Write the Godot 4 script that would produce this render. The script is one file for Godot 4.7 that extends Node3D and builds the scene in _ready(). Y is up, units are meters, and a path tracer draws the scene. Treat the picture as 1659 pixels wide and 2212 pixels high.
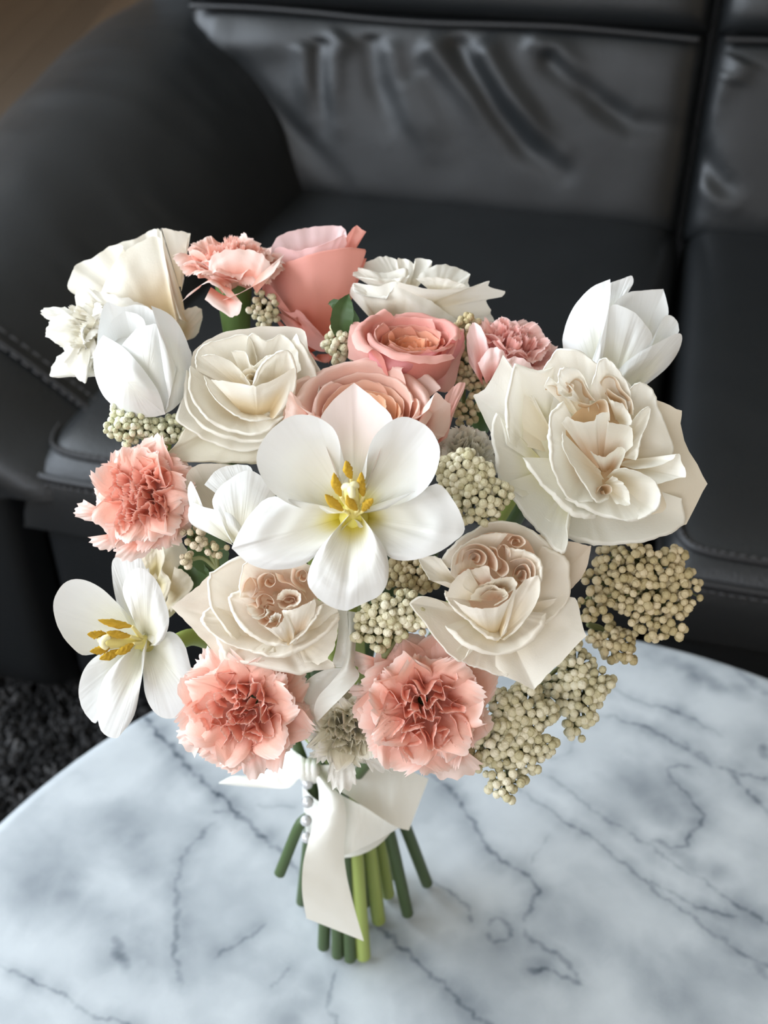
extends Node3D
# A bouquet on a round marble table in front of a dark leather sofa, lit by a window on the left.

const CAM_HEIGHT := 1.10
const CAM_PITCH := 37.0
const TABLE_TOP := 0.45
const TABLE_CENTRE := Vector3(0.09, 0.0, -0.277)
const TABLE_RADIUS := 0.428

var focal := 0.0                     # focal length in photograph pixels
var cam_right := Vector3.RIGHT
var cam_up := Vector3.UP
var cam_back := Vector3.BACK         # from the scene towards the camera
var rng := RandomNumberGenerator.new()
var soft := FastNoiseLite.new()
var used_names := {}

func _ready() -> void:
	rng.seed = 7
	soft.seed = 11
	soft.frequency = 1.0
	soft.fractal_octaves = 2
	set_up_view()
	build_room()
	build_sofa()
	build_table()
	make_petal_materials()
	build_bouquet()

# ------------------------------------------------------------------ camera, sky, light
func set_up_view() -> void:
	var cam := Camera3D.new()
	cam.name = "camera"
	var lens := CameraAttributesPhysical.new()
	lens.frustum_focal_length = 37.53
	lens.exposure_aperture = 11.0
	lens.frustum_focus_distance = 0.43
	lens.frustum_near = 0.03
	lens.frustum_far = 60.0
	cam.attributes = lens
	cam.fov = 50.0
	cam.near = 0.03
	cam.far = 60.0
	cam.position = Vector3(0, CAM_HEIGHT, 0)
	cam.rotation_degrees = Vector3(-CAM_PITCH, 0, 0)
	add_child(cam)
	cam.fov = 50.0
	focal = 1106.0 / tan(deg_to_rad(25.0))
	var p := deg_to_rad(CAM_PITCH)
	cam_up = Vector3(0, cos(p), -sin(p))
	cam_back = Vector3(0, sin(p), cos(p))

	var we := WorldEnvironment.new()
	we.name = "environment"
	var env := Environment.new()
	var sky := Sky.new()
	var sm := ProceduralSkyMaterial.new()
	sm.sky_top_color = Color(0.72, 0.80, 0.95)
	sm.sky_horizon_color = Color(0.93, 0.95, 0.98)
	sm.ground_bottom_color = Color(0.32, 0.32, 0.31)
	sm.ground_horizon_color = Color(0.6, 0.62, 0.63)
	sm.sky_energy_multiplier = 1.5
	sky.sky_material = sm
	env.background_mode = Environment.BG_SKY
	env.sky = sky
	env.tonemap_mode = Environment.TONE_MAPPER_LINEAR
	env.tonemap_exposure = 1.09
	env.sdfgi_enabled = true
	env.ssao_enabled = true
	env.ssil_enabled = true
	we.environment = env
	add_child(we)

	# daylight entering by the tall window in the left wall
	var day := AreaLight3D.new()
	day.name = "window_daylight"
	day.area_size = Vector2(3.1, 1.5)
	day.area_normalize_energy = true
	day.light_color = Color(0.945, 0.98, 1.0)
	day.light_energy = 7.9
	day.area_range = 12.0
	day.area_attenuation = 2.0
	day.shadow_enabled = true
	add_child(day)
	day.position = Vector3(-1.66, 1.62, -0.85)
	day.look_at_from_position(day.position, Vector3(0.2, 0.75, -0.75), Vector3.UP)
	# and by a smaller window in the wall behind the camera
	var second := AreaLight3D.new()
	second.name = "front_window_daylight"
	second.area_size = Vector2(1.3, 1.4)
	second.area_normalize_energy = true
	second.light_color = Color(1.0, 0.985, 0.96)
	second.light_energy = 1.6
	second.area_range = 12.0
	second.area_attenuation = 2.0
	second.shadow_enabled = true
	add_child(second)
	second.look_at_from_position(Vector3(-0.75, 1.62, 1.62), Vector3(0.0, 0.8, -0.4), Vector3.UP)

# a point of the world: photograph pixel and distance along the line of view, in metres
func at(px: float, py: float, depth: float) -> Vector3:
	return Vector3(0, CAM_HEIGHT, 0) + (-cam_back + cam_right * ((px - 829.5) / focal) - cam_up * ((py - 1106.0) / focal)) * depth

# ------------------------------------------------------------------ small helpers
func numbered(called: String) -> String:
	var n: int = used_names.get(called, 0)
	used_names[called] = n + 1
	return called if n == 0 else "%s_%03d" % [called, n]

func thing(called: String, label: String, category: String, group := "", where := Transform3D()) -> Node3D:
	var o := Node3D.new()
	o.name = numbered(called)
	add_child(o)
	o.transform = where
	o.set_meta("label", label)
	o.set_meta("category", category)
	if group != "":
		o.set_meta("group", group)
	return o

func part(called: String, mesh: Mesh, mat: Material, parent: Node3D, where := Transform3D()) -> MeshInstance3D:
	var o := MeshInstance3D.new()
	o.name = called if parent != self else numbered(called)
	if parent != self:
		var key := str(parent.get_instance_id()) + called
		var n: int = used_names.get(key, 0)
		used_names[key] = n + 1
		if n > 0:
			o.name = "%s_%03d" % [called, n]
	o.mesh = mesh
	o.material_override = mat
	o.transform = where
	parent.add_child(o, true)
	return o

func structure(called: String, mesh: Mesh, mat: Material, where := Transform3D()) -> MeshInstance3D:
	var o := part(called, mesh, mat, self, where)
	o.set_meta("kind", "structure")
	return o

func paint(c: Color, rough := 0.6, spec := 0.5) -> StandardMaterial3D:
	var m := StandardMaterial3D.new()
	m.albedo_color = c
	m.roughness = rough
	m.metallic_specular = spec
	return m

func box_mesh(s: Vector3) -> BoxMesh:
	var b := BoxMesh.new()
	b.size = s
	return b

# a grid of points as a smooth mesh; rows x cols, both sides are drawn
func sheet(pts: PackedVector3Array, rows: int, cols: int, colors := PackedColorArray(), closed := false) -> ArrayMesh:
	var normals := PackedVector3Array()
	normals.resize(rows * cols)
	var uvs := PackedVector2Array()
	uvs.resize(rows * cols)
	for i in rows:
		var i0 := maxi(i - 1, 0) * cols
		var i1 := mini(i + 1, rows - 1) * cols
		for j in cols:
			var j0 := j - 1
			var j1 := j + 1
			if closed:
				j0 = cols - 2 if j == 0 else j0
				j1 = 1 if j == cols - 1 else j1
			else:
				j0 = maxi(j0, 0)
				j1 = mini(j1, cols - 1)
			var n := (pts[i * cols + j1] - pts[i * cols + j0]).cross(pts[i1 + j] - pts[i0 + j])
			if n.length_squared() < 1e-22:
				i0 = mini(i + 1, rows - 2) * cols
				i1 = mini(i + 2, rows - 1) * cols
				if i == rows - 1:
					i0 = (rows - 3) * cols
					i1 = (rows - 2) * cols
				n = (pts[i0 + j1] - pts[i0 + j0]).cross(pts[i1 + j] - pts[i0 + j])
				i1 = mini(i + 1, rows - 1) * cols
				i0 = maxi(i - 1, 0) * cols
			normals[i * cols + j] = n.normalized()
			uvs[i * cols + j] = Vector2(float(j) / (cols - 1), float(i) / (rows - 1))
	var index := PackedInt32Array()
	index.resize((rows - 1) * (cols - 1) * 6)
	var k := 0
	for i in rows - 1:
		for j in cols - 1:
			var a := i * cols + j
			index[k] = a
			index[k + 1] = a + cols
			index[k + 2] = a + 1
			index[k + 3] = a + 1
			index[k + 4] = a + cols
			index[k + 5] = a + cols + 1
			k += 6
	var arrays := []
	arrays.resize(Mesh.ARRAY_MAX)
	arrays[Mesh.ARRAY_VERTEX] = pts
	arrays[Mesh.ARRAY_NORMAL] = normals
	arrays[Mesh.ARRAY_TEX_UV] = uvs
	if colors.size() == pts.size():
		arrays[Mesh.ARRAY_COLOR] = colors
	arrays[Mesh.ARRAY_INDEX] = index
	var m := ArrayMesh.new()
	m.add_surface_from_arrays(Mesh.PRIMITIVE_TRIANGLES, arrays)
	return m

func join(meshes: Array) -> ArrayMesh:
	var st := SurfaceTool.new()
	st.begin(Mesh.PRIMITIVE_TRIANGLES)
	for m in meshes:
		st.append_from(m, 0, Transform3D())
	return st.commit()

func curve_at(p: Array, t: float) -> Vector3:
	var n := p.size() - 1
	var x := clampf(t, 0, 1) * n
	var i := mini(int(x), n - 1)
	var a: Vector3 = p[maxi(i - 1, 0)] if i > 0 else 2.0 * p[0] - p[1]
	var d: Vector3 = p[i + 2] if i + 2 <= n else 2.0 * p[n] - p[n - 1]
	var b: Vector3 = p[i]
	var c: Vector3 = p[i + 1]
	return b.cubic_interpolate(c, a, d, x - i)

# a round tube along points, its radius going from r0 to r1, with rounded ends
func tube(p: Array, r0: float, r1: float, rings := 12, around := 10) -> ArrayMesh:
	var pts := PackedVector3Array()
	var cols := around + 1
	var ref := Vector3(0.31, 0.77, 0.55).normalized()
	var rows := 0
	for i in range(-2, rings + 3):
		var t := clampf(float(i) / rings, 0, 1)
		var c := curve_at(p, t)
		var d := (curve_at(p, minf(t + 0.01, 1)) - curve_at(p, maxf(t - 0.01, 0))).normalized()
		var r := lerpf(r0, r1, t)
		if i < 0:
			c -= d * r * (0.45 if i == -2 else 0.32)
			r *= 0.02 if i == -2 else 0.7
		elif i > rings:
			c += d * r * (0.45 if i == rings + 2 else 0.32)
			r *= 0.02 if i == rings + 2 else 0.7
		var x := d.cross(ref).normalized()
		var y := d.cross(x)
		for j in cols:
			var a := TAU * j / around
			pts.append(c + (x * cos(a) + y * sin(a)) * r)
		rows += 1
	return sheet(pts, rows, cols, PackedColorArray(), true)

# a turned shape: profile of (radius, height), round the y axis
func lathe(profile: Array, around := 48) -> ArrayMesh:
	var pts := PackedVector3Array()
	for q in profile:
		for j in around + 1:
			var a := TAU * j / around
			pts.append(Vector3(q.x * cos(a), q.y, q.x * sin(a)))
	return sheet(pts, profile.size(), around + 1, PackedColorArray(), true)

func noise_texture(size: int, freq: float, octaves: int, sd: int, low := 0.0, high := 1.0) -> ImageTexture:
	var n := FastNoiseLite.new()
	n.seed = sd
	n.frequency = freq
	n.fractal_octaves = octaves
	var im := n.get_seamless_image(size, size)
	if low != 0.0 or high != 1.0:
		im.convert(Image.FORMAT_RGBA8)
		im.adjust_bcs(1.0, high - low, 1.0)
	return ImageTexture.create_from_image(im)

# ------------------------------------------------------------------ the room
func build_room() -> void:
	var wall := paint(Color(0.84, 0.77, 0.68), 0.9, 0.3)
	var white := paint(Color(0.9, 0.9, 0.88), 0.85, 0.3)
	var x0 := -1.75
	var x1 := 2.4
	var z0 := -5.6
	var z1 := 1.7
	var top := 2.6
	var floor_node := structure("floor", box_mesh(Vector3(x1 - x0 + 0.4, 0.1, z1 - z0 + 0.4)), paint(Color(0.24, 0.17, 0.12), 0.6), Transform3D(Basis(), Vector3((x0 + x1) / 2, -0.062, (z0 + z1) / 2)))
	# the floorboards that show beyond the sofa
	var boards: Array[StandardMaterial3D] = []
	for k in 4:
		var grain := paint(Color(0.63, 0.57, 0.51).lerp(Color(0.55, 0.50, 0.45), k / 3.0), 0.6)
		boards.append(grain)
	var plank := box_mesh(Vector3(0.138, 0.012, 2.35))
	for i in 30:
		for j in 3:
			var off := 0.9 * ((i * 7) % 5) / 5.0
			var z := z0 + 1.3 + j * 2.36 - off
			part("floorboard", plank, boards[(i * 5 + j * 3) % 4], floor_node, Transform3D(Basis(), Vector3(x0 + 0.07 + i * 0.14 - (x0 + x1) / 2, 0.056, z - (z0 + z1) / 2)))
	structure("ceiling", box_mesh(Vector3(x1 - x0 + 0.4, 0.15, z1 - z0 + 0.4)), white, Transform3D(Basis(), Vector3((x0 + x1) / 2, top + 0.075, (z0 + z1) / 2)))
	structure("wall_back", box_mesh(Vector3(x1 - x0 + 0.4, top, 0.15)), wall, Transform3D(Basis(), Vector3((x0 + x1) / 2, top / 2, z0 - 0.075)))
	structure("wall_front", opened_wall(x0 - 0.2, x1 + 0.2, -1.45, -0.05, 0.85, 2.4, top, false, z1 + 0.075), wall)
	structure("window_2", window_frame(-1.45, -0.05, 0.85, 2.4, false, z1 + 0.08), white)
	structure("wall_right", box_mesh(Vector3(0.15, top, z1 - z0)), wall, Transform3D(Basis(), Vector3(x1 + 0.075, top / 2, (z0 + z1) / 2)))
	# the left wall, with an opening for the window
	var wz0 := -2.45
	var wz1 := 0.75
	var wy0 := 0.85
	var wy1 := 2.4
	structure("wall_left", opened_wall(z0, z1, wz0, wz1, wy0, wy1, top, true, x0 - 0.075), wall)
	structure("window_1", window_frame(wz0, wz1, wy0, wy1, true, x0 - 0.08), white)
	build_rug()

# boxes (from, to along the wall, low, high, thickness) joined into one mesh; turned: the wall runs along z
func slabs(list: Array, turned: bool, off: float) -> ArrayMesh:
	var st := SurfaceTool.new()
	st.begin(Mesh.PRIMITIVE_TRIANGLES)
	for q in list:
		var s := Vector3(q[1] - q[0], q[3] - q[2], q[4])
		var m := Vector3((q[0] + q[1]) / 2, (q[2] + q[3]) / 2, off)
		if turned:
			s = Vector3(s.z, s.y, s.x)
			m = Vector3(m.z, m.y, m.x)
		st.append_from(box_mesh(s), 0, Transform3D(Basis(), m))
	return st.commit()

func opened_wall(a0: float, a1: float, w0: float, w1: float, y0: float, y1: float, top: float, turned: bool, off: float) -> ArrayMesh:
	return slabs([[a0, w0, 0.0, top, 0.15], [w1, a1, 0.0, top, 0.15], [w0, w1, 0.0, y0, 0.15], [w0, w1, y1, top, 0.15]], turned, off)

func window_frame(w0: float, w1: float, y0: float, y1: float, turned: bool, off: float) -> ArrayMesh:
	var c := (w0 + w1) / 2
	return slabs([[w0, w1, y0, y0 + 0.06, 0.08], [w0, w1, y1 - 0.06, y1, 0.08], [w0, w0 + 0.06, y0, y1, 0.08], [w1 - 0.06, w1, y0, y1, 0.08], [c - 0.025, c + 0.025, y0, y1, 0.06]], turned, off)

func build_rug() -> void:
	var rug := thing("shag_rug", "dark grey speckled shag rug on the floor beside the sofa and under the table", "rug", "", Transform3D(Basis(Vector3.UP, deg_to_rad(-14.5)), Vector3(-0.1418, 0, -1.7171)))
	var base := box_mesh(Vector3(2.2, 0.012, 1.5))
	part("backing", base, paint(Color(0.05, 0.05, 0.052), 0.95), rug, Transform3D(Basis(), Vector3(0, 0.008, 1.15)))
	var tuft := tube([Vector3.ZERO, Vector3(0.002, 0.012, 0.001), Vector3(0.008, 0.021, 0.003)], 0.0032, 0.0022, 4, 5)
	var mm := MultiMesh.new()
	mm.transform_format = MultiMesh.TRANSFORM_3D
	mm.use_colors = true
	mm.mesh = tuft
	var spots: Array[Vector2] = []
	for i in 34000:
		var p := Vector2(rng.randf_range(-1.08, 0.3), rng.randf_range(0.55, 1.4))
		spots.append(p)
	mm.instance_count = spots.size()
	for i in spots.size():
		var b := Basis.from_euler(Vector3(rng.randf_range(-0.5, 0.5), rng.randf_range(0, TAU), rng.randf_range(-0.5, 0.5)))
		mm.set_instance_transform(i, Transform3D(b.scaled(Vector3.ONE * rng.randf_range(0.8, 1.35)), Vector3(spots[i].x, 0.012, spots[i].y)))
		var clump := 0.5 + 0.5 * soft.get_noise_2d(spots[i].x * 22.0, spots[i].y * 22.0)
		var tone := 0.008 + 0.12 * pow(clump, 2.2) * rng.randf_range(0.3, 1.5)
		mm.set_instance_color(i, Color(tone * 1.02, tone, tone))
	var pile := MultiMeshInstance3D.new()
	pile.name = "pile"
	pile.multimesh = mm
	var pm := paint(Color.WHITE, 0.9, 0.3)
	pm.vertex_color_use_as_albedo = true
	pile.material_override = pm
	pile.set_meta("kind", "stuff")
	rug.add_child(pile)

# ------------------------------------------------------------------ the sofa
func leather() -> StandardMaterial3D:
	var m := paint(Color(0.107, 0.114, 0.119), 0.40, 0.47)
	m.heightmap_enabled = true
	m.heightmap_texture = noise_texture(512, 0.09, 3, 5)
	m.heightmap_scale = 0.05
	m.uv1_triplanar = true
	m.uv1_scale = Vector3.ONE * 5.0
	return m

# a stuffed leather block: face(u, v) gives its front; the edges fall back to the seam
func cushion(w: float, h: float, d: float, power: float, folds: Array, nu := 60, nv := 50) -> ArrayMesh:
	var pts := PackedVector3Array()
	for i in nv + 1:
		var v := -1.0 + 2.0 * i / nv
		v = signf(v) * (1.0 - pow(1.0 - absf(v), 1.5))
		for j in nu + 1:
			var u := -1.0 + 2.0 * j / nu
			u = signf(u) * (1.0 - pow(1.0 - absf(u), 1.5))
			var x := u * w / 2
			var y := v * h / 2
			var e := pow(maxf(0.0, (1.0 - pow(absf(u), maxf(power, 18.0))) * (1.0 - pow(absf(v), power))), 0.42)
			var z := d * e
			if not folds.is_empty():
				z += fold_height(folds, (x + w / 2) * 1000.0, (y + h / 2) * 1000.0) * 0.001 * minf(1.0, e * 1.6)
			z += 0.0022 * soft.get_noise_2d(x * 5.0 + w * 7.0, y * 5.0) * e
			pts.append(Vector3(x, y, z))
	return sheet(pts, nv + 1, nu + 1)

func fold_height(folds: Array, x: float, y: float) -> float:
	var total := 0.0
	for f in folds:
		var q: Array = f[2]
		var best := 1e9
		var along := 0.0
		var n := q.size() / 2 - 1
		for k in n:
			var a := Vector2(q[k * 2], q[k * 2 + 1])
			var b := Vector2(q[k * 2 + 2], q[k * 2 + 3])
			var ab := b - a
			var t := clampf((Vector2(x, y) - a).dot(ab) / ab.length_squared(), 0, 1)
			var d := (a + ab * t).distance_to(Vector2(x, y))
			if d < best:
				best = d
				along = (k + t) / n
		var s: float = best / (float(f[0]) * 1.9)
		if s < 3.0:
			total += 1.45 * float(f[1]) * exp(-s * s) * smoothstep(0.0, 0.12, along) * (1.0 - 0.75 * smoothstep(0.55, 1.0, along))
	return total

func build_sofa() -> void:
	var yaw := Basis(Vector3.UP, deg_to_rad(-14.5))
	var sofa := thing("leather_sofa", "dark charcoal leather sofa with puffy padded arm and creased back cushions behind the table", "sofa", "", Transform3D(yaw, Vector3(-0.1418, 0, -1.7171)))
	var hide := leather()
	var thread := paint(Color(0.24, 0.235, 0.235), 0.7)
	var piping := paint(Color(0.10, 0.10, 0.104), 0.5)
	# seats: lying cushions, front edge towards +z
	for k in 2:
		var w := 0.672 if k == 0 else 0.62
		var x := 0.273 if k == 0 else 0.922
		var lay := Basis(Vector3.RIGHT, Vector3.FORWARD, Vector3.UP)
		var seat := part("seat_cushion", cushion(w, 0.88, 0.10, 16.0, []), hide, sofa, Transform3D(lay, Vector3(x, 0.352, 0.352)))
		var front := part("seat_front", cushion(w - 0.01, 0.34, 0.05, 14.0, [], 30, 30), hide, sofa, Transform3D(Basis(), Vector3(x, 0.245, 0.735)))
		for s in 2:
			# follow the surface of the cushion at this height, along its front edge and round its corners
			var level := 0.437 - s * 0.022
			var rest := pow((level - 0.352) / 0.10, 1.0 / 0.42)
			var reach := pow(1.0 - rest * 1.04, 1.0 / 18.0)
			var pipe := []
			for i in 25:
				var u := reach * sin((i / 12.0 - 1.0) * PI / 2)
				var v := pow(maxf(0.0, 1.0 - rest / (1.0 - pow(absf(u), 18.0))), 1.0 / 16.0)
				pipe.append(Vector3(x + u * w / 2, level + 0.001, 0.352 + 0.44 * v + 0.001))
			part("piping", tube(pipe, 0.0045, 0.0045, 40, 8), piping, seat)
			seat.get_child(seat.get_child_count() - 1).transform = seat.transform.affine_inverse()
			stitches(pipe, 0.011, 0.0012, thread, seat, seat.transform.affine_inverse() * Transform3D(Basis(), Vector3(0, 0.006 - s * 0.012, 0.004)))
	# backs: leaning 14 degrees
	var lean := Basis(Vector3.RIGHT, -atan(0.25))
	var left_folds := [
		[11, 6, [185, 239, 216, 209, 254, 180, 289, 148, 324, 115]],
		[10, 8, [269, 243, 297, 202, 321, 172, 369, 125, 410, 99]],
		[9, -7, [227, 247, 255, 199, 303, 146, 358, 95, 418, 67]],
		[10, 5, [333, 250, 383, 235, 414, 200, 439, 168]],
		[9, -6, [356, 230, 408, 197, 460, 163, 504, 141, 590, 141]],
		[10, 5, [4, 222, 8, 170, 18, 112]],
		[9, -5, [26, 229, 28, 172, 35, 106]],
		[10, 6, [66, 238, 47, 199, 49, 153, 58, 108]],
		[9, 4, [132, 235, 150, 180, 176, 123, 208, 80]],
		[9, -4, [102, 240, 113, 177, 139, 114]],
		[10, 3, [171, 187, 201, 132, 237, 82]],
		[14, 4, [-167, 224, -113, 208, -37, 219, 37, 236]],
		[10, -4, [-136, 200, -66, 139, -3, 83, 77, 21]],
	]
	var right_folds := [
		[10, 5, [628, 223, 617, 175, 613, 125]],
		[9, -5, [606, 124, 649, 71, 687, 42]],
		[10, 4, [610, 67, 659, 52, 722, 32]],
		[12, 4, [650, 237, 638, 200]],
	]
	for f in left_folds:
		for i in f[2].size() / 2:
			f[2][i * 2] += 200
			f[2][i * 2 + 1] = f[2][i * 2 + 1] * 1.031 + 22
	for f in right_folds:
		for i in f[2].size() / 2:
			f[2][i * 2] -= 610
			f[2][i * 2 + 1] = f[2][i * 2 + 1] * 1.031 + 22
	for k in 2:
		var w := 0.796 if k == 0 else 0.646
		var x := 0.203 if k == 0 else 0.932
		var up := Vector3(0, cos(atan(0.25)), -sin(atan(0.25)))
		var foot := Vector3(x, 0.43, -0.062)
		part("back_cushion", cushion(w, 0.302, 0.062, 9.0, left_folds if k == 0 else right_folds, 150, 70), hide, sofa, Transform3D(lean, foot + up * 0.129))
		part("head_cushion", cushion(w, 0.27, 0.066, 10.0, [], 50, 30), hide, sofa, Transform3D(lean, foot + up * 0.411 + Vector3(0, 0, 0.022)))
		var pipe := []
		for i in 9:
			pipe.append(foot + up * (0.285 + 0.003 * sin(i * 1.3)) + Vector3((i / 8.0 - 0.5) * (w - 0.03), -0.004, 0.062))
		part("piping", tube(pipe, 0.005, 0.005, 40, 8), piping, sofa)
	part("back_frame", box_mesh(Vector3(1.6, 0.86, 0.12)), hide, sofa, Transform3D(lean, Vector3(0.48, 0.45, -0.225)))
	part("base_frame", box_mesh(Vector3(1.45, 0.2, 0.82)), hide, sofa, Transform3D(Basis(), Vector3(0.5, 0.17, 0.30)))
	build_arm(sofa, hide, piping, thread)

func stitches(path: Array, step: float, r: float, mat: Material, parent: Node3D, where: Transform3D) -> void:
	var length := 0.0
	for i in path.size() - 1:
		length += (path[i + 1] - path[i]).length()
	var n := int(length / step)
	var all := []
	for i in n:
		var a := curve_at(path, float(i) / n)
		var b := curve_at(path, (i + 0.6) / n)
		all.append(tube([a, (a + b) / 2 + Vector3(0, 0.0006, 0), b], r, r, 2, 5))
	var o := part("stitching", join(all), mat, parent, where)
	o.set_meta("kind", "stuff")

func build_arm(sofa: Node3D, hide: Material, piping: Material, thread: Material) -> void:
	# cross-section (x, height) of the padded arm, swept from the back of the sofa to its front
	var section := [Vector3(0.02, 0.40, 0), Vector3(-0.002, 0.47, 0), Vector3(-0.035, 0.545, 0), Vector3(-0.095, 0.612, 0), Vector3(-0.18, 0.662, 0), Vector3(-0.275, 0.668, 0), Vector3(-0.36, 0.640, 0), Vector3(-0.43, 0.58, 0), Vector3(-0.47, 0.49, 0), Vector3(-0.48, 0.38, 0), Vector3(-0.47, 0.12, 0)]
	var pts := PackedVector3Array()
	var rows := 70
	var cols := 56
	for i in rows + 1:
		var t := float(i) / rows
		var z := lerpf(-0.30, 0.80, 1.0 - pow(1.0 - t, 1.35))
		var fall := smoothstep(-0.15, 0.85, z)
		for j in cols + 1:
			var q := curve_at(section, float(j) / cols)
			var y := q.y
			y += (0.02 * smoothstep(0.3, -0.2, z) - 0.135 * fall * smoothstep(0.35, 0.62, y))
			var x := q.x
			var nearness := clampf((z - 0.72) / 0.08, 0, 1)
			var tuck := 1.0 - sqrt(1.0 - nearness * nearness)
			var mid := Vector2(-0.22, 0.40)
			x = lerpf(x, mid.x, tuck * 0.35)
			y = lerpf(y, mid.y, tuck * 0.45)
			var wrinkle := 0.004 * soft.get_noise_3d(x * 5.0, y * 5.0 + 20.0, z * 5.0)
			wrinkle += 0.005 * pow(maxf(0.0, soft.get_noise_3d(x * 4.0 + 5.0, y * 3.0, z * 14.0)), 1.0)
			wrinkle += 0.0035 * sin(z * 70.0 + x * 18.0 + 3.0 * soft.get_noise_2d(z * 6.0, x * 6.0)) * smoothstep(0.45, 0.7, z) * smoothstep(0.5, 0.6, y)
			y += wrinkle
			pts.append(Vector3(x, y, z))
	# close the front
	for c in [0.5, 0.02]:
		for j in cols + 1:
			var e := pts[rows * (cols + 1) + j]
			pts.append(Vector3(lerpf(-0.22, e.x, c), lerpf(0.36, e.y, c), 0.802))
	var arm := part("arm_pad", sheet(pts, rows + 3, cols + 1), hide, sofa)
	var seam := []
	for j in range(2, 46, 4):
		seam.append(pts[(rows - 14) * (cols + 1) + j] + Vector3(0.003, 0.004, 0.002))
	part("piping", tube(seam, 0.004, 0.004, 40, 8), piping, arm)
	for s in 2:
		stitches(seam, 0.012, 0.0013, thread, arm, Transform3D(Basis(), Vector3(0.002, 0.005, 0.012 - 0.024 * s)))
	part("arm_front", cushion(0.38, 0.38, 0.05, 8.0, [], 24, 24), hide, sofa, Transform3D(Basis(), Vector3(-0.27, 0.245, 0.735)))

# ------------------------------------------------------------------ the table
func build_table() -> void:
	var table := thing("marble_table", "round white marble table with grey veins, the bouquet standing on it", "table", "", Transform3D(Basis(), TABLE_CENTRE))
	var profile := []
	for q in [Vector2(0.0, 0.45), Vector2(0.2, 0.45), Vector2(TABLE_RADIUS - 0.012, 0.45)]:
		profile.append(q)
	for i in 9:
		var a := PI / 2 - PI * i / 8
		profile.append(Vector2(TABLE_RADIUS - 0.009 + 0.009 * cos(a), 0.441 + 0.009 * sin(a)))
	profile.append(Vector2(0.2, 0.432))
	profile.append(Vector2(0.0, 0.432))
	var top := lathe(profile, 160)
	var arrays := top.surface_get_arrays(0)
	var uv: PackedVector2Array = arrays[Mesh.ARRAY_TEX_UV]
	var v: PackedVector3Array = arrays[Mesh.ARRAY_VERTEX]
	for i in v.size():
		uv[i] = Vector2(v[i].x / 0.88 + 0.5, v[i].z / 0.88 + 0.5)
	arrays[Mesh.ARRAY_TEX_UV] = uv
	var m := ArrayMesh.new()
	m.add_surface_from_arrays(Mesh.PRIMITIVE_TRIANGLES, arrays)
	var stone := paint(Color.WHITE, 0.32, 0.5)
	stone.albedo_texture = marble()
	part("tabletop", m, stone, table)
	var metal := paint(Color(0.05, 0.05, 0.05), 0.4)
	metal.metallic = 0.8
	part("pedestal", lathe([Vector2(0.0, 0.432), Vector2(0.16, 0.431), Vector2(0.16, 0.42), Vector2(0.03, 0.40), Vector2(0.026, 0.2), Vector2(0.03, 0.05), Vector2(0.2, 0.03), Vector2(0.22, 0.022), Vector2(0.22, 0.014), Vector2(0.0, 0.014)]), metal, table)

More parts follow.
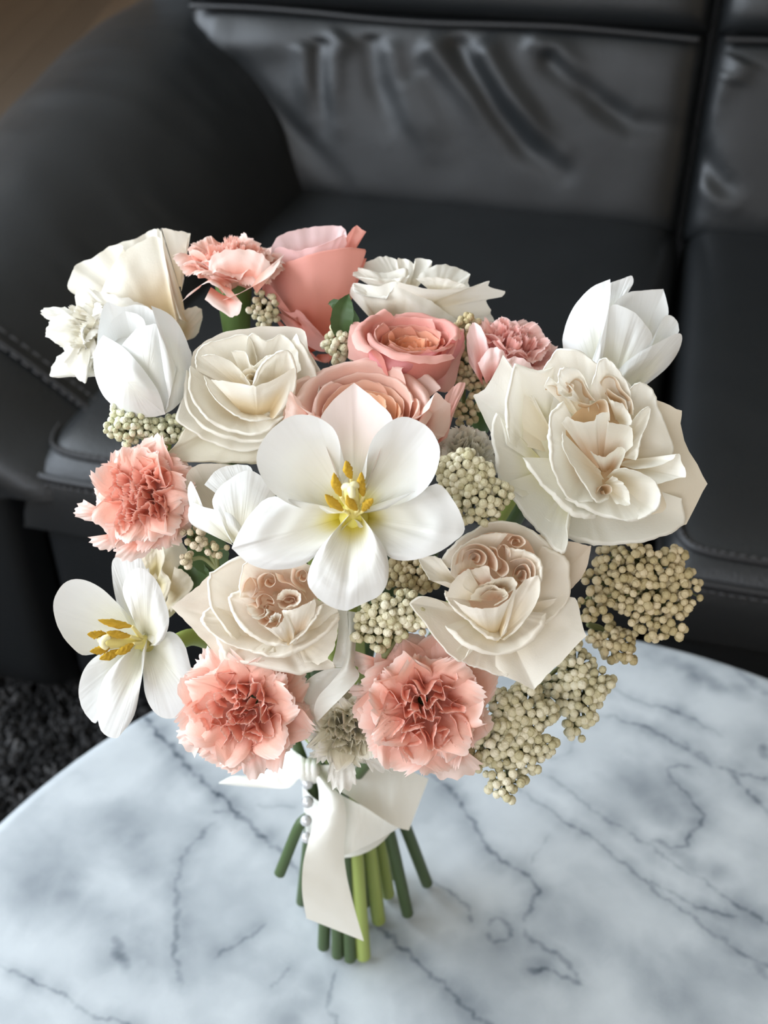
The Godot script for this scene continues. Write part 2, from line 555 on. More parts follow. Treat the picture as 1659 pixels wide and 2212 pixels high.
func marble() -> ImageTexture:
	var size := 1400
	var scale := size / 880.0              # texture pixels per millimetre of table
	var dark := PackedFloat32Array()
	dark.resize(size * size)
	var veins := [
		[3.2, 0.62, [-284, -321, -271, -307, -240, -270, -216, -246, -186, -215, -159, -188, -134, -162]],
		[3, 0.34, [-215, -227, -204, -227, -193, -222, -183, -210]],
		[2, 0.22, [-186, -231, -167, -231, -152, -230]],
		[3, 0.4, [-210, -221, -220, -205, -230, -188, -231, -170, -227, -141, -225, -121, -220, -102, -214, -87]],
		[2, 0.38, [-201, -111, -188, -120, -176, -128, -168, -137]],
		[6, 0.42, [-266, -128, -258, -115, -253, -101]],
		[2.4, 0.42, [-341, -109, -314, -98, -288, -87, -272, -76, -250, -69, -228, -55]],
		[2.6, 0.24, [-163, -89, -155, -99, -149, -107]],
		[2.4, 0.42, [-121, -107, -123, -93, -124, -81, -120, -69, -118, -55]],
		[3, 0.5, [-96, -138, -90, -131, -78, -118, -66, -107, -52, -93, -39, -78, -28, -69, -18, -55]],
		[2.4, 0.36, [-60, -170, -42, -157, -34, -147, -32, -135]],
		[3, 0.55, [-79, -284, -52, -257, -37, -240, -28, -219, -19, -196, -7, -184, 8, -173, 15, -162, 9, -154, 5, -145, 0, -133]],
		[3, 0.44, [-23, -135, -14, -140, -8, -129, -19, -123, -24, -131]],
		[3, 0.38, [0, -133, 6, -126, 12, -121, 20, -115, 28, -107, 38, -95]],
		[3, 0.55, [0, -105, 13, -104, 22, -99, 35, -94]],
		[2.6, 0.4, [-3, -261, 12, -244, 34, -223, 57, -203, 76, -181, 92, -162, 110, -145, 129, -125, 154, -105, 168, -93]],
		[3, 0.34, [22, -268, 37, -253, 64, -225, 90, -203, 109, -184, 130, -166, 147, -148, 163, -138, 178, -128]],
		[2.4, 0.4, [87, -171, 101, -161, 120, -148, 146, -142]],
		[2.6, 0.48, [90, -357, 98, -346, 111, -335, 135, -326, 154, -314, 172, -297]],
		[3.2, 0.45, [72, -324, 109, -309, 138, -288, 155, -270, 174, -263, 196, -256, 216, -253]],
		[3.4, 0.45, [139, -295, 150, -281, 164, -266, 174, -253, 187, -225, 202, -207]],
		[2.6, 0.48, [150, -266, 137, -268, 122, -265, 129, -248, 135, -231, 140, -221, 127, -207, 121, -197, 111, -195, 103, -201, 95, -200]],
		[9, 0.28, [105, -196, 124, -181, 141, -171]],
		[11, 0.26, [108, -409, 133, -392, 156, -373, 178, -354, 212, -339]],
		[7, 0.3, [202, -373, 219, -339, 233, -312]],
		[2, 0.22, [33, -274, 49, -281, 57, -294]],
		[2, 0.2, [9, -177, 15, -190, 27, -207]],
		[6, 0.5, [201, -293, 202, -272]],
		[5, 0.4, [148, -107, 152, -95]],
		[18, 0.2, [-333, -170, -302, -159, -276, -138, -248, -121]],
		[16, 0.16, [-284, -227, -262, -196, -247, -170]],
		[22, 0.16, [18, -148, 41, -135, 65, -115, 90, -96]],
		[14, 0.15, [84, -266, 103, -240, 115, -215]],
		[12, 0.2, [-128, -96, -144, -78, -155, -69]],
		[16, 0.18, [75, -90, 93, -81, 110, -69]],
	]
	var wob := FastNoiseLite.new()
	wob.seed = 3
	wob.frequency = 0.045
	wob.fractal_octaves = 5
	for vein in veins:
		var q: Array = vein[2]
		var n := q.size() / 2
		var p := []
		for k in n:
			p.append(Vector3(q[k * 2], q[k * 2 + 1], 0))
		var length := 0.0
		for k in n - 1:
			length += (p[k + 1] - p[k]).length()
		var steps := int(length * scale / 1.3) + 2
		var wide: float = vein[0]
		for s in steps:
			var t := float(s) / steps
			var c := curve_at(p, t)
			var j := clampf(wide * 1.3, 2.5, 8.0)
			var x := (c.x + j * wob.get_noise_2d(c.x * 1.5, c.y * 1.5) + 440.0) * scale
			var y := (c.y + j * wob.get_noise_2d(c.x * 1.5 + 500.0, c.y * 1.5) + 440.0) * scale
			var lively := 0.5 + 0.8 * absf(wob.get_noise_2d(c.x * 0.7 + 90.0, c.y * 0.7)) + 0.35 * wob.get_noise_2d(c.x * 2.0, c.y * 2.0 + 300.0)
			var force: float = vein[1] * clampf(lively, 0.15, 1.1) * minf(1.0, minf(t, 1.0 - t) * 8.0 + 0.15)
			stamp(dark, size, x, y, wide * scale * (0.6 + 0.9 * absf(wob.get_noise_2d(c.y, c.x))), force)
			if s % 4 == 0 and wide < 8.0:
				stamp(dark, size, x + 4.0 * wide * wob.get_noise_2d(c.x, 40.0 + c.y), y - 3.0 * wide * wob.get_noise_2d(c.x + 70.0, c.y), wide * scale * 3.2, force * 0.42)
	var clouds := FastNoiseLite.new()
	clouds.seed = 21
	clouds.frequency = 0.0042
	clouds.fractal_octaves = 5
	clouds.domain_warp_enabled = true
	clouds.domain_warp_amplitude = 60.0
	clouds.domain_warp_frequency = 0.006
	var a := clouds.get_image(size, size, false, false, false).get_data()
	clouds.seed = 60
	clouds.frequency = 0.012
	var b := clouds.get_image(size, size, false, false, true).get_data()
	var bytes := PackedByteArray()
	bytes.resize(size * size * 3)
	for i in size * size:
		var cloud := clampf((a[i] - 112) / 90.0, 0.0, 1.0)
		var fine := (b[i] - 128) / 128.0
		var d := minf(0.85, dark[i] * (1.15 + 0.5 * fine) + cloud * 0.21 + fine * 0.06)
		bytes[i * 3] = int(clampf(184.0 - 140.0 * d, 0, 255))
		bytes[i * 3 + 1] = int(clampf(190.0 - 136.0 * d, 0, 255))
		bytes[i * 3 + 2] = int(clampf(193.0 - 128.0 * d, 0, 255))
	return ImageTexture.create_from_image(Image.create_from_data(size, size, false, Image.FORMAT_RGB8, bytes))

func stamp(dark: PackedFloat32Array, size: int, x: float, y: float, r: float, force: float) -> void:
	var reach := int(r * 1.9) + 1
	var inv := 1.0 / (r * r)
	for yy in range(maxi(0, int(y) - reach), mini(size, int(y) + reach + 1)):
		for xx in range(maxi(0, int(x) - reach), mini(size, int(x) + reach + 1)):
			var f := force * exp(-((xx - x) * (xx - x) + (yy - y) * (yy - y)) * inv)
			var k := yy * size + xx
			if f > dark[k]:
				dark[k] = f

# ------------------------------------------------------------------ petals
var silk: StandardMaterial3D           # rose and carnation petals
var wax: StandardMaterial3D            # tulip petals
var greens := {}

func petal_material(rough: float, tex: Texture2D, relief: float, scale: Vector3, through: float) -> StandardMaterial3D:
	var m := paint(Color.WHITE, rough, 0.4)
	m.vertex_color_use_as_albedo = true
	m.heightmap_enabled = true
	m.heightmap_texture = tex
	m.heightmap_scale = relief
	m.uv1_scale = scale
	m.backlight_enabled = true
	m.backlight = Color(through, through, through).linear_to_srgb()
	m.cull_mode = BaseMaterial3D.CULL_DISABLED
	return m

func make_petal_materials() -> void:
	# fine ribs that run from the base of a petal to its edge
	var n := FastNoiseLite.new()
	n.seed = 4
	n.frequency = 1.0
	n.fractal_octaves = 3
	var size := 128
	var im := Image.create_empty(size, size, false, Image.FORMAT_RGB8)
	for y in size:
		for x in size:
			var a := TAU * x / size
			var k := 0.5 + 0.5 * n.get_noise_3d(cos(a) * 5.0, sin(a) * 5.0, y * 0.006)
			im.set_pixel(x, y, Color(k, k, k))
	var ribs := ImageTexture.create_from_image(im)
	silk = petal_material(0.62, noise_texture(256, 0.05, 3, 9), 0.005, Vector3(3, 3, 3), 0.55)
	wax = petal_material(0.40, ribs, 0.020, Vector3(1, 1, 1), 0.45)
	for g in [["rose_stem", Color(0.27, 0.34, 0.20)], ["tulip_stem", Color(0.62, 0.68, 0.36)], ["dark_stem", Color(0.20, 0.28, 0.19)], ["leaf", Color(0.25, 0.34, 0.18)], ["brown_stem", Color(0.38, 0.30, 0.20)], ["stalk", Color(0.52, 0.54, 0.36)], ["calyx", Color(0.33, 0.43, 0.22)]]:
		greens[g[0]] = paint(g[1], 0.5, 0.45)

func lin(r: int, g: int, b: int) -> Color:
	return Color(r / 255.0, g / 255.0, b / 255.0).srgb_to_linear()

# a flower: its node stands at the base of the bloom, y along the bloom's axis
class Bloom:
	var node: Node3D
	var inverse: Transform3D
	var depth: float
	var tone0: Color
	var tone1: Color
	var mat: Material

# axis: (to the right, up, towards the viewer); height: from the base of the bloom to its face, mm
func bloom(called: String, label: String, category: String, group: String, px: float, py: float, depth: float, axis: Vector3, height: float, tone0: Color, tone1: Color, mat: Material) -> Bloom:
	var a := (cam_right * axis.x + cam_up * axis.y + cam_back * axis.z).normalized()
	var e1 := (cam_right - a * cam_right.dot(a)).normalized()
	var e2 := a.cross(e1)
	var f := Bloom.new()
	f.node = thing(called, label, category, group, Transform3D(Basis(e1, a, -e2), at(px, py, depth) - a * height * 0.001))
	f.inverse = f.node.transform.affine_inverse()
	f.depth = depth
	f.tone0 = tone0
	f.tone1 = tone1
	f.mat = mat
	return f

# a petal that spans from its base to an edge line; points are (photo x, photo y, mm towards the viewer from the bloom's depth)
func fan(f: Bloom, base: Array, edge: Array, o := {}) -> MeshInstance3D:
	var e := []
	for k in edge.size() / 3:
		e.append(Vector3(edge[k * 3], edge[k * 3 + 1], edge[k * 3 + 2]))
	var rows: int = o.get("rows", 14)
	# samples along the edge; a point given twice makes a corner
	var tips: Array[Vector3] = []
	var last := e.size() - 1
	var each := clampi(44 / last, 4, 8)
	for k in last:
		if e[k] == e[k + 1]:
			continue
		var before: Vector3 = e[k - 1] if k > 0 else 2.0 * e[0] - e[1]
		var after: Vector3 = e[k + 2] if k + 2 <= last else 2.0 * e[last] - e[last - 1]
		for m in each:
			tips.append(e[k].cubic_interpolate(e[k + 1], before, after, float(m) / each))
	tips.append(e[last])
	var cols := tips.size() - 1
	var bulge: float = o.get("b", 0.0)
	var peak: float = o.get("k", 0.8)
	var lip: float = o.get("lip", 0.0)
	var bw: float = o.get("bw", 0.16)
	var ruf: float = o.get("ruf", 0.0)
	var waves: float = o.get("wv", 2.5)
	var nz: float = o.get("nz", 0.75 if f.mat != wax else 0.5)
	var rib: float = o.get("rib", 0.0)
	var ser: float = o.get("ser", 0.0)
	var rx: float = o.get("rx", 0.0)
	var c0: Color = o.get("c0", f.tone0)
	var c1: Color = o.get("c1", f.tone1)
	var spot: Color = o.get("c2", c0)
	var sd := float(base[0]) * 0.37 + float(edge[0]) * 0.11
	var per_mm := focal * 0.001 / f.depth
	var mean := Vector3.ZERO
	for q in e:
		mean += q / e.size()
	var b0 := Vector3(base[0], base[1], base[2])
	var lips := 6 if lip > 0.0 else 0
	var total := rows + 1 + lips
	var pts := PackedVector3Array()
	var colors := PackedColorArray()
	pts.resize(total * (cols + 1))
	colors.resize(total * (cols + 1))
	for j in cols + 1:
		var u := float(j) / cols
		var tip := tips[j]
		var root := b0 + (tip - mean) * bw
		root.z = b0.z
		var out := Vector2(tip.x - root.x, tip.y - root.y).normalized()
		if ser > 0.0:
			var saw := absf(fposmod(u * (cols * 0.25), 1.0) - 0.5) * 2.0 * (0.6 + 0.8 * absf(soft.get_noise_2d(u * 9.0, sd)))
			tip.x += out.x * ser * per_mm * (saw - 0.5)
			tip.y += out.y * ser * per_mm * (saw - 0.5)
		var uneven := 0.55 * soft.get_noise_2d(u * 9.0, sd + 40.0) + 0.3 * soft.get_noise_2d(u * 24.0, sd + 60.0)
		var torn: float = o.get("torn", 0.9 if f.mat != wax else 0.35)
		tip.x += out.x * uneven * torn * per_mm
		tip.y += out.y * uneven * torn * per_mm
		tip.z += torn * 0.75 * soft.get_noise_2d(u * 7.0, sd + 80.0)
		# the lip goes on along the petal and curls away from the viewer
		var curl := PackedVector2Array()
		if lips > 0:
			var reach := Vector2(tip.x - root.x, tip.y - root.y).length() / per_mm
			var ang := clampf(atan2(tip.z - root.z - bulge * PI * peak, maxf(reach, 1.0)), -0.6, 1.35)
			var spot2 := Vector2.ZERO
			var most := 0.0
			var own := lip * (0.75 + 0.5 * soft.get_noise_2d(u * 2.5, sd + 9.0)) * smoothstep(0.0, 0.12, minf(u, 1.0 - u) + 0.03)
			for m in lips:
				ang -= (1.5 + 0.75 * ang) / lips + 0.12
				spot2 += Vector2(cos(ang), sin(ang)) * own * 2.0 / lips
				most = maxf(most, spot2.x)
				curl.append(spot2)
			tip.x -= out.x * most * per_mm * 0.8
			tip.y -= out.y * most * per_mm * 0.8
		var wave := ruf * sin(TAU * waves * u + sd)
		for i in total:
			var v := minf(1.0, float(i) / rows)
			var q := root.lerp(tip, v)
			q.z += bulge * sin(PI * pow(v, peak)) + wave * v * v
			q.z += nz * soft.get_noise_3d(u * 3.0 + sd, v * 2.2, sd * 0.7) * (v if bw < 0.01 else 0.25 + v)
			q.z += rx * exp(-pow((v - 0.80) / 0.17, 2.0)) * sin(PI * clampf(u * 1.1 - 0.05, 0.0, 1.0))
			q.z -= rib * exp(-pow((u - 0.5) / 0.035, 2.0)) * sin(PI * minf(v, 0.93))
			if i > rows:
				var s2 := curl[i - rows - 1]
				q.x += out.x * s2.x * per_mm
				q.y += out.y * s2.x * per_mm
				q.z += s2.y
			var k := i * (cols + 1) + j
			pts[k] = f.inverse * at(q.x, q.y, f.depth - q.z * 0.001)
			var c := c0.lerp(c1, smoothstep(0.15, 0.8, v))
			if v < 0.3:
				c = spot.lerp(c, smoothstep(0.0, 0.3, v))
			colors[k] = c
	return part(o.get("name", "petal"), sheet(pts, total, cols + 1, colors), o.get("mat", f.mat), f.node)

func samples(a: Array, t: float) -> float:
	var n := a.size() - 1
	var x := clampf(t, 0, 1) * n
	var i := mini(int(x), n - 1)
	return cubic_interpolate(a[i], a[i + 1], a[maxi(i - 1, 0)], a[mini(i + 2, n)], x - i)

# a petal in the bloom's own axes: prof (radius, height, ...) of its midrib and hw its half width, in mm
func petal(f: Bloom, o: Dictionary) -> MeshInstance3D:
	var prof: Array = o.prof
	var hw: Array = o.hw
	var mid := []
	for k in prof.size() / 2:
		mid.append(Vector3(prof[k * 2], prof[k * 2 + 1], 0))
	var rows: int = o.get("rows", 11)
	var half: int = o.get("half", 9)
	var cols := half * 2 + 1
	var az := deg_to_rad(o.az)
	var rad := Vector3(cos(az), 0, -sin(az))
	var side := Vector3(-sin(az), 0, -cos(az))
	var wrap: float = o.get("wrap", 0.0)
	var cup: float = deg_to_rad(o.get("cup", 0.0))
	var roll: float = deg_to_rad(o.get("roll", 0.0))
	var skew: float = deg_to_rad(o.get("skew", 0.0))
	var rnd: float = o.get("rnd", 0.25)
	var pw: float = o.get("pw", 2.4)
	var ruf: float = o.get("ruf", 0.0)
	var waves: float = o.get("wv", 2.0)
	var ph: float = o.get("ph", 0.0)
	var ser: float = o.get("ser", 0.0)
	var teeth: float = o.get("teeth", 11.0)
	var nz: float = o.get("nz", 0.6)
	var sd: float = o.get("sd", float(o.az) * 0.13)
	var c0: Color = o.get("c0", f.tone0)
	var c1: Color = o.get("c1", f.tone1)
	var rim: Color = o.get("rim", c1)
	var pts := PackedVector3Array()
	var colors := PackedColorArray()
	pts.resize((rows + 1) * cols)
	colors.resize((rows + 1) * cols)
	var xs := PackedFloat32Array()
	var ns := PackedFloat32Array()
	xs.resize(cols)
	ns.resize(cols)
	for i in rows + 1:
		var v := float(i) / rows
		var m := curve_at(mid, v)
		var d := (curve_at(mid, minf(v + 0.03, 1)) - curve_at(mid, maxf(v - 0.03, 0))).normalized()
		var w := samples(hw, v)
		var theta := cup * v + wrap * w / maxf(m.x, 0.8) * absf(d.y)
		theta = clampf(theta, -2.9, 2.9)
		for sgn in [-1, 1]:
			var x := 0.0
			var n := 0.0
			for k in half:
				var s := (k + 0.5) / half
				var a: float = theta * s - roll * v * pow(maxf(0.0, (s - 0.5) / 0.5), 1.5)
				x += cos(a) * w / half
				n += sin(a) * w / half
				xs[half + sgn * (k + 1)] = x * sgn
				ns[half + sgn * (k + 1)] = n
		for j in cols:
			var s := float(j - half) / half
			var reach := 1.0 - rnd * pow(absf(s), pw)
			if ser > 0.0:
				reach += ser * (absf(fposmod(s * teeth * 0.5 + sd, 1.0) - 0.5) * 2.0 - 0.5) * (0.5 + absf(soft.get_noise_2d(s * 8.0, sd)))
				reach -= ser * 1.6 * maxf(0.0, soft.get_noise_2d(s * 2.4 + sd, 7.0))
			var t := v * reach
			var q := curve_at(mid, t)
			var dd := (curve_at(mid, minf(t + 0.03, 1)) - curve_at(mid, maxf(t - 0.03, 0))).normalized()
			var x := xs[j] * cos(skew * v) - ns[j] * sin(skew * v)
			var n := ns[j] * cos(skew * v) + xs[j] * sin(skew * v)
			n += ruf * v * v * sin(PI * waves * s + ph) * (0.75 + 0.5 * soft.get_noise_2d(s * 2.0, sd + 3.0))
			n += nz * v * soft.get_noise_3d(s * 2.6, v * 2.0, sd)
			x += ruf * 0.5 * v * v * cos(PI * waves * s * 1.3 + ph * 1.7)
			var along := Vector2(q.x, q.y) + Vector2(-dd.y, dd.x) * n
			var k := i * cols + j
			pts[k] = (rad * along.x + side * x + Vector3.UP * along.y) * 0.001
			var c := c0.lerp(c1, smoothstep(0.1, 0.95, v))
			colors[k] = c.lerp(rim, smoothstep(0.86, 1.0, maxf(v, absf(s) * v)))
	return part("petal", sheet(pts, rows + 1, cols, colors), o.get("mat", f.mat), f.node)

# an upright folded petal: plan is a line of photo points, its top edge z1 and its foot z0 mm from the bloom's depth
func fold(f: Bloom, plan: Array, z0: float, z1: float, taper := 0.3, c0: Variant = null, c1: Variant = null) -> MeshInstance3D:
	var p := []
	for k in plan.size() / 2:
		p.append(f.inverse * at(plan[k * 2], plan[k * 2 + 1], f.depth) * 1000.0)
	var up := (f.inverse.basis * cam_back).normalized()
	return fold_along(f, p, up, z0, z1, taper, 0.0, f.tone0 if c0 == null else c0, f.tone1 if c1 == null else c1)

# the same from points in the bloom's own axes, in mm, rising along up
func fold_along(f: Bloom, p: Array, up: Vector3, z0: float, z1: float, taper: float, ser: float, c0: Color, c1: Color, rim: Variant = null) -> MeshInstance3D:
	var mean := Vector3.ZERO
	for q in p:
		mean += q / p.size()
	var cols := clampi(p.size() * 5, 20, 90)
	var rows := 9
	var sd: float = p[0].x * 1.3 + p[0].z * 0.7
	var pts := PackedVector3Array()
	var colors := PackedColorArray()
	for i in rows + 1:
		var v := float(i) / rows
		for j in cols + 1:
			var u := float(j) / cols
			var q := curve_at(p, u)
			q = mean + (q - mean) * (1.0 - taper * pow(1.0 - v, 1.2))
			var top := z1 + 1.3 * soft.get_noise_2d(u * 4.0, sd) - 2.5 * pow(absf(u - 0.5) * 2.0, 6.0)
			if ser > 0.0:
				top += ser * (absf(fposmod(u * cols * 0.25, 1.0) - 0.5) * 2.0 - 0.5) * (0.5 + absf(soft.get_noise_2d(u * 11.0, sd)))
			var rise := sin(v * PI / 2)
			pts.append((q + up * lerpf(z0, top, rise)) * 0.001)
			var c := c0.lerp(c1, v * v)
			if rim != null:
				c = c.lerp(rim, smoothstep(0.8, 1.0, v))
			colors.append(c)
	return part("petal", sheet(pts, rows + 1, cols + 1, colors), f.mat, f.node)

# a curled petal: a scroll of nested cones seen from above
func swirl(f: Bloom, px: float, py: float, rx: float, ry: float, start: float, turns: float, z0: float, z1: float, c0: Variant = null, c1: Variant = null) -> void:
	var plan := []
	var n := int(absf(turns) * 12) + 3
	for i in n + 1:
		var t := float(i) / n
		var a := deg_to_rad(start) + TAU * turns * t
		var r := lerpf(0.16, 1.0, pow(t, 0.9)) * (1.0 + 0.07 * sin(a * 2.0 + px))
		plan.append(px + rx * r * cos(a))
		plan.append(py - ry * r * sin(a))
	fold(f, plan, z0, z1, 0.62, c0, c1)

# ------------------------------------------------------------------ whole flowers
func carnation(f: Bloom, r: float, sd: int, pale: Color, o := {}) -> void:
	var g := RandomNumberGenerator.new()
	g.seed = sd
	var outer: int = o.get("outer", 8)
	var lift: float = o.get("lift", 0.0)
	var deep: Color = f.tone0
	var ser: float = o.get("ser", 0.085)
	for ring in 2:
		var n: int = [outer, 7][ring]
		for k in n:
			var az := 360.0 * (k + 0.5 * ring) / n + g.randf_range(-10, 10)
			var s := g.randf_range(0.9, 1.08)
			var up := g.randf_range(-2.0, 2.0)
			var prof := []
			var hw := []
			if ring == 0:
				prof = [2, 0, 5, 7, 0.42 * r, 12 + lift * 0.4, 0.78 * r * s, 13 + lift + up, 1.0 * r * s, 9 + lift * 1.3 + up * 2]
				hw = [1.5, 3, 0.42 * r, 0.66 * r, 0.64 * r]
			elif ring == 1:
				prof = [2, 1, 4, 9, 0.36 * r, 17 + lift * 0.4, 0.62 * r * s, 20 + lift * 0.5 + up, 0.8 * r * s, 18 + lift * 0.7 + up * 2]
				hw = [1.5, 3, 0.34 * r, 0.56 * r, 0.58 * r]
			else:
				prof = [1.5, 2, 3, 11, 0.24 * r, 19, 0.42 * r * s, 24 + up, 0.58 * r * s, 25 + up]
				hw = [1, 2.5, 0.26 * r, 0.42 * r, 0.44 * r]
			petal(f, {"az": az, "prof": prof, "hw": hw, "rnd": 0.24, "pw": 2.1, "ruf": [2.4, 3.2, 3.0][ring] * r / 26.0, "wv": g.randf_range(1.2, 2.2), "ph": g.randf_range(0, TAU), "ser": ser, "teeth": g.randf_range(18, 26),
				"skew": g.randf_range(-10, 10), "cup": g.randf_range(0, 30) + 14 * ring, "nz": 1.3, "sd": g.randf_range(0, 50), "c0": deep, "c1": f.tone1.lerp(pale, 0.2 if ring == 0 else 0.0), "rim": pale, "rows": 13, "half": 22})
	# the folded petals of the middle
	for k in 24:
		var ring := 0 if k < 5 else (1 if k < 13 else 2)
		var a: float = TAU * [k / 5.0, (k - 5) / 8.0, (k - 13) / 11.0][ring] + g.randf_range(-0.25, 0.25)
		var rho: float = r * [0.11, 0.30, 0.49][ring] * g.randf_range(0.88, 1.12)
		var w: float = r * [0.11, 0.13, 0.17][ring] * g.randf_range(0.85, 1.25)
		var long: float = r * [0.12, 0.19, 0.21][ring] * g.randf_range(0.8, 1.2)
		var spin := a + g.randf_range(-0.5, 0.5)
		var p := []
		var kind := (k * 2 + sd) % 3
		for i in 11:
			var t := i / 10.0
			var x := 0.0
			var y := 0.0
			var q := 0.0
			if kind == 0:      # a loop open to the middle
				q = 1.15 + t * (TAU - 2.3)
				x = -cos(q) * long * 1.25
				y = sin(q) * w * (0.9 + 0.35 * sin(q * 3.0 + k))
			elif kind == 1:    # an S
				y = (t - 0.5) * 3.2 * w
				x = sin(t * TAU * 1.2 + k) * long * 0.75
			else:              # a crimped edge
				x = (t - 0.5) * 2.6 * long
				y = sin(t * TAU * 1.8 + k) * w * 0.75
			var px := rho * cos(a) + x * cos(spin) - y * sin(spin)
			var py := rho * sin(a) + x * sin(spin) + y * cos(spin)
			p.append(Vector3(px, 0, -py))
		fold_along(f, p, Vector3.UP, [18.0, 16.5, 13.0][ring], [26.5, 25.5, 22.5][ring] + lift * 0.3 + g.randf_range(-1.5, 1.5), 0.5, minf(ser, 0.06) * 24.0, deep, f.tone1.lerp(deep, 0.2), pale)
	part("calyx", lathe([Vector2(0.0, -0.024), Vector2(0.004, -0.024), Vector2(0.0062, -0.015), Vector2(0.0075, 0.0), Vector2(0.0085, 0.009), Vector2(0.0068, 0.012)], 20), greens.calyx, f.node)

# a cupped rose: petals wrapped round the axis, each a slice of a turned shape
func wrapped_rose(f: Bloom, r: float, h: float, count: int, middle: Color, sd: int) -> void:
	var g := RandomNumberGenerator.new()
	g.seed = sd
	for k in count:
		var q := (k + 1.0) / count
		var rt := r * (0.08 + 0.92 * pow(q, 0.9))
		var rb := 1.0 + 3.0 * q
		var open := smoothstep(0.6, 1.0, q)
		var hh := h * (0.78 + 0.22 * q) + g.randf_range(-2.2, 2.2)
		var shift := Vector3(g.randf_range(-1, 1), 0, g.randf_range(-1, 1)) * 0.0018 * (1.0 - 0.6 * q)
		var mid := []
		for m in [[rb, 0.0], [rb + (rt - rb) * 0.5, h * 0.28], [rt * 0.88, h * 0.62], [rt * 0.97, hh * 0.9], [rt + 1.0 * open + 0.2, hh], [rt + 3.2 * open + 0.4, hh - 0.6 * open], [rt + 4.6 * open + 0.4, hh - 2.4 * open]]:
			mid.append(Vector3(m[0], m[1], 0))
		var span := deg_to_rad(lerpf(118, 76, q)) * g.randf_range(0.9, 1.1)
		var az := deg_to_rad(k * 137.5 + g.randf_range(-12, 12))
		var c := middle.lerp(f.tone0, smoothstep(0.3, 0.9, q))
		var tip := c.lerp(f.tone1, 0.3 + 0.6 * q)
		var s0 := g.randf_range(0, 60)
		var pts := PackedVector3Array()
		var colors := PackedColorArray()
		for i in 15:
			var v := i / 14.0
			for j in 23:
				var s := (j - 11) / 11.0
				var t := v * (1.0 - 0.17 * pow(absf(s), 3.2) - 0.02 * soft.get_noise_2d(s * 3.0, s0))
				var m := curve_at(mid, t)
				var rr := m.x * (1.0 + 0.11 * s) + 0.9 * open * pow(absf(s), 4.0) * v + 0.8 * v * soft.get_noise_3d(s * 2.2, v * 1.6, s0)
				var a := az + span * s * (0.75 + 0.25 * sin(PI * minf(v + 0.2, 1.0)))
				pts.append(Vector3(rr * cos(a), m.y + 1.2 * v * soft.get_noise_2d(s * 3.0 + 20.0, s0) - 1.5 * s * v, -rr * sin(a)) * 0.001 + shift * v)
				colors.append(c.lerp(tip, smoothstep(0.35, 1.0, v)))
		part("petal", sheet(pts, 15, 23, colors), f.mat, f.node)

func anther(f: Bloom, a: Array, b: Array, root: Array, r: float, gold: Material, pale: Material) -> void:
	var pa := f.inverse * at(a[0], a[1], f.depth - a[2] * 0.001)
	var pb := f.inverse * at(b[0], b[1], f.depth - b[2] * 0.001)
	var pr := f.inverse * at(root[0], root[1], f.depth - root[2] * 0.001)
	var pts := PackedVector3Array()
	var d := (pb - pa).normalized()
	var x := d.cross(Vector3(0.3, 0.9, 0.2)).normalized()
	var y := d.cross(x)
	var bend := (x * 0.4 + y * 0.3) * (pb - pa).length() * 0.10
	for i in 15:
		var t := i / 14.0
		var c := pa.lerp(pb, t) + bend * sin(PI * t)
		var w := r * 0.001 * pow(sin(PI * clampf(t * 0.97 + 0.01, 0, 1)), 0.75)
		for j in 15:
			var an := TAU * j / 14
			var groove := 1.0 - 0.32 * pow(absf(sin(an)), 4.0) + 0.5 * soft.get_noise_3d(cos(an) * 2.5, sin(an) * 2.5, t * 12.0 + a[0])
			pts.append(c + (x * cos(an) + y * sin(an) * 0.8) * w * groove)
	var stamen := part("stamen", sheet(pts, 15, 15, PackedColorArray(), true), gold, f.node)
	part("filament", tube([pb, pb.lerp(pr, 0.5), pr], 0.0007, 0.0011, 6, 8), pale, stamen)

func pistil(f: Bloom, root: Array, top: Array, r: float) -> void:
	var pale := paint(Color(0.93, 0.88, 0.56), 0.5)
	var cream := paint(Color(0.96, 0.93, 0.74), 0.55)
	var a := f.inverse * at(root[0], root[1], f.depth - root[2] * 0.001)
	var b := f.inverse * at(top[0], top[1], f.depth - top[2] * 0.001)
	var o := part("pistil", tube([a, a.lerp(b, 0.5), b], r * 0.0012, r * 0.00105, 8, 14), pale, f.node)
	var d := (b - a).normalized()
	var x := d.cross(Vector3(0.2, 0.1, 0.9)).normalized()
	var y := d.cross(x)
	for k in 3:
		var an := TAU * k / 3 + 0.5
		var out := x * cos(an) + y * sin(an)
		part("stigma", tube([b + d * 0.0006, b + d * 0.0010 + out * r * 0.0006, b + out * r * 0.0011 - d * 0.0008], r * 0.00066, r * 0.0005, 6, 10), cream, o)

# a stem from the bloom to the tie and on to its foot
var tie := Vector3.ZERO
var foot_spots := []
var next_foot := 0

func on_table(px: float, py: float) -> Vector3:
	var a := Vector3(0, CAM_HEIGHT, 0)
	var d := (at(px, py, 1.0) - a)
	return a + d * ((TABLE_TOP - CAM_HEIGHT) / d.y)

func stem(node: Node3D, mat: Material, r: float, foot: Variant = null) -> void:
	var inv := node.transform.affine_inverse()
	var head := node.transform.origin
	var down := -node.transform.basis.y.normalized()
	if foot == null:
		foot = foot_spots[next_foot % foot_spots.size()]
		next_foot += 1
	var end: Vector3 = foot
	var gap := Vector3(end.x - tie.x, 0, end.z - tie.z)
	var waist := tie + gap.limit_length(0.05) * 0.42
	var below := waist.lerp(end, 0.35) + gap * 0.05
	var p := [head + down * 0.002, head + down * 0.028, head.lerp(waist, 0.55) + down * 0.02, waist, below, end]
	for i in p.size():
		p[i] = inv * p[i]
	part("stem", tube(p, r * 0.8, r, 36, 12), mat, node)

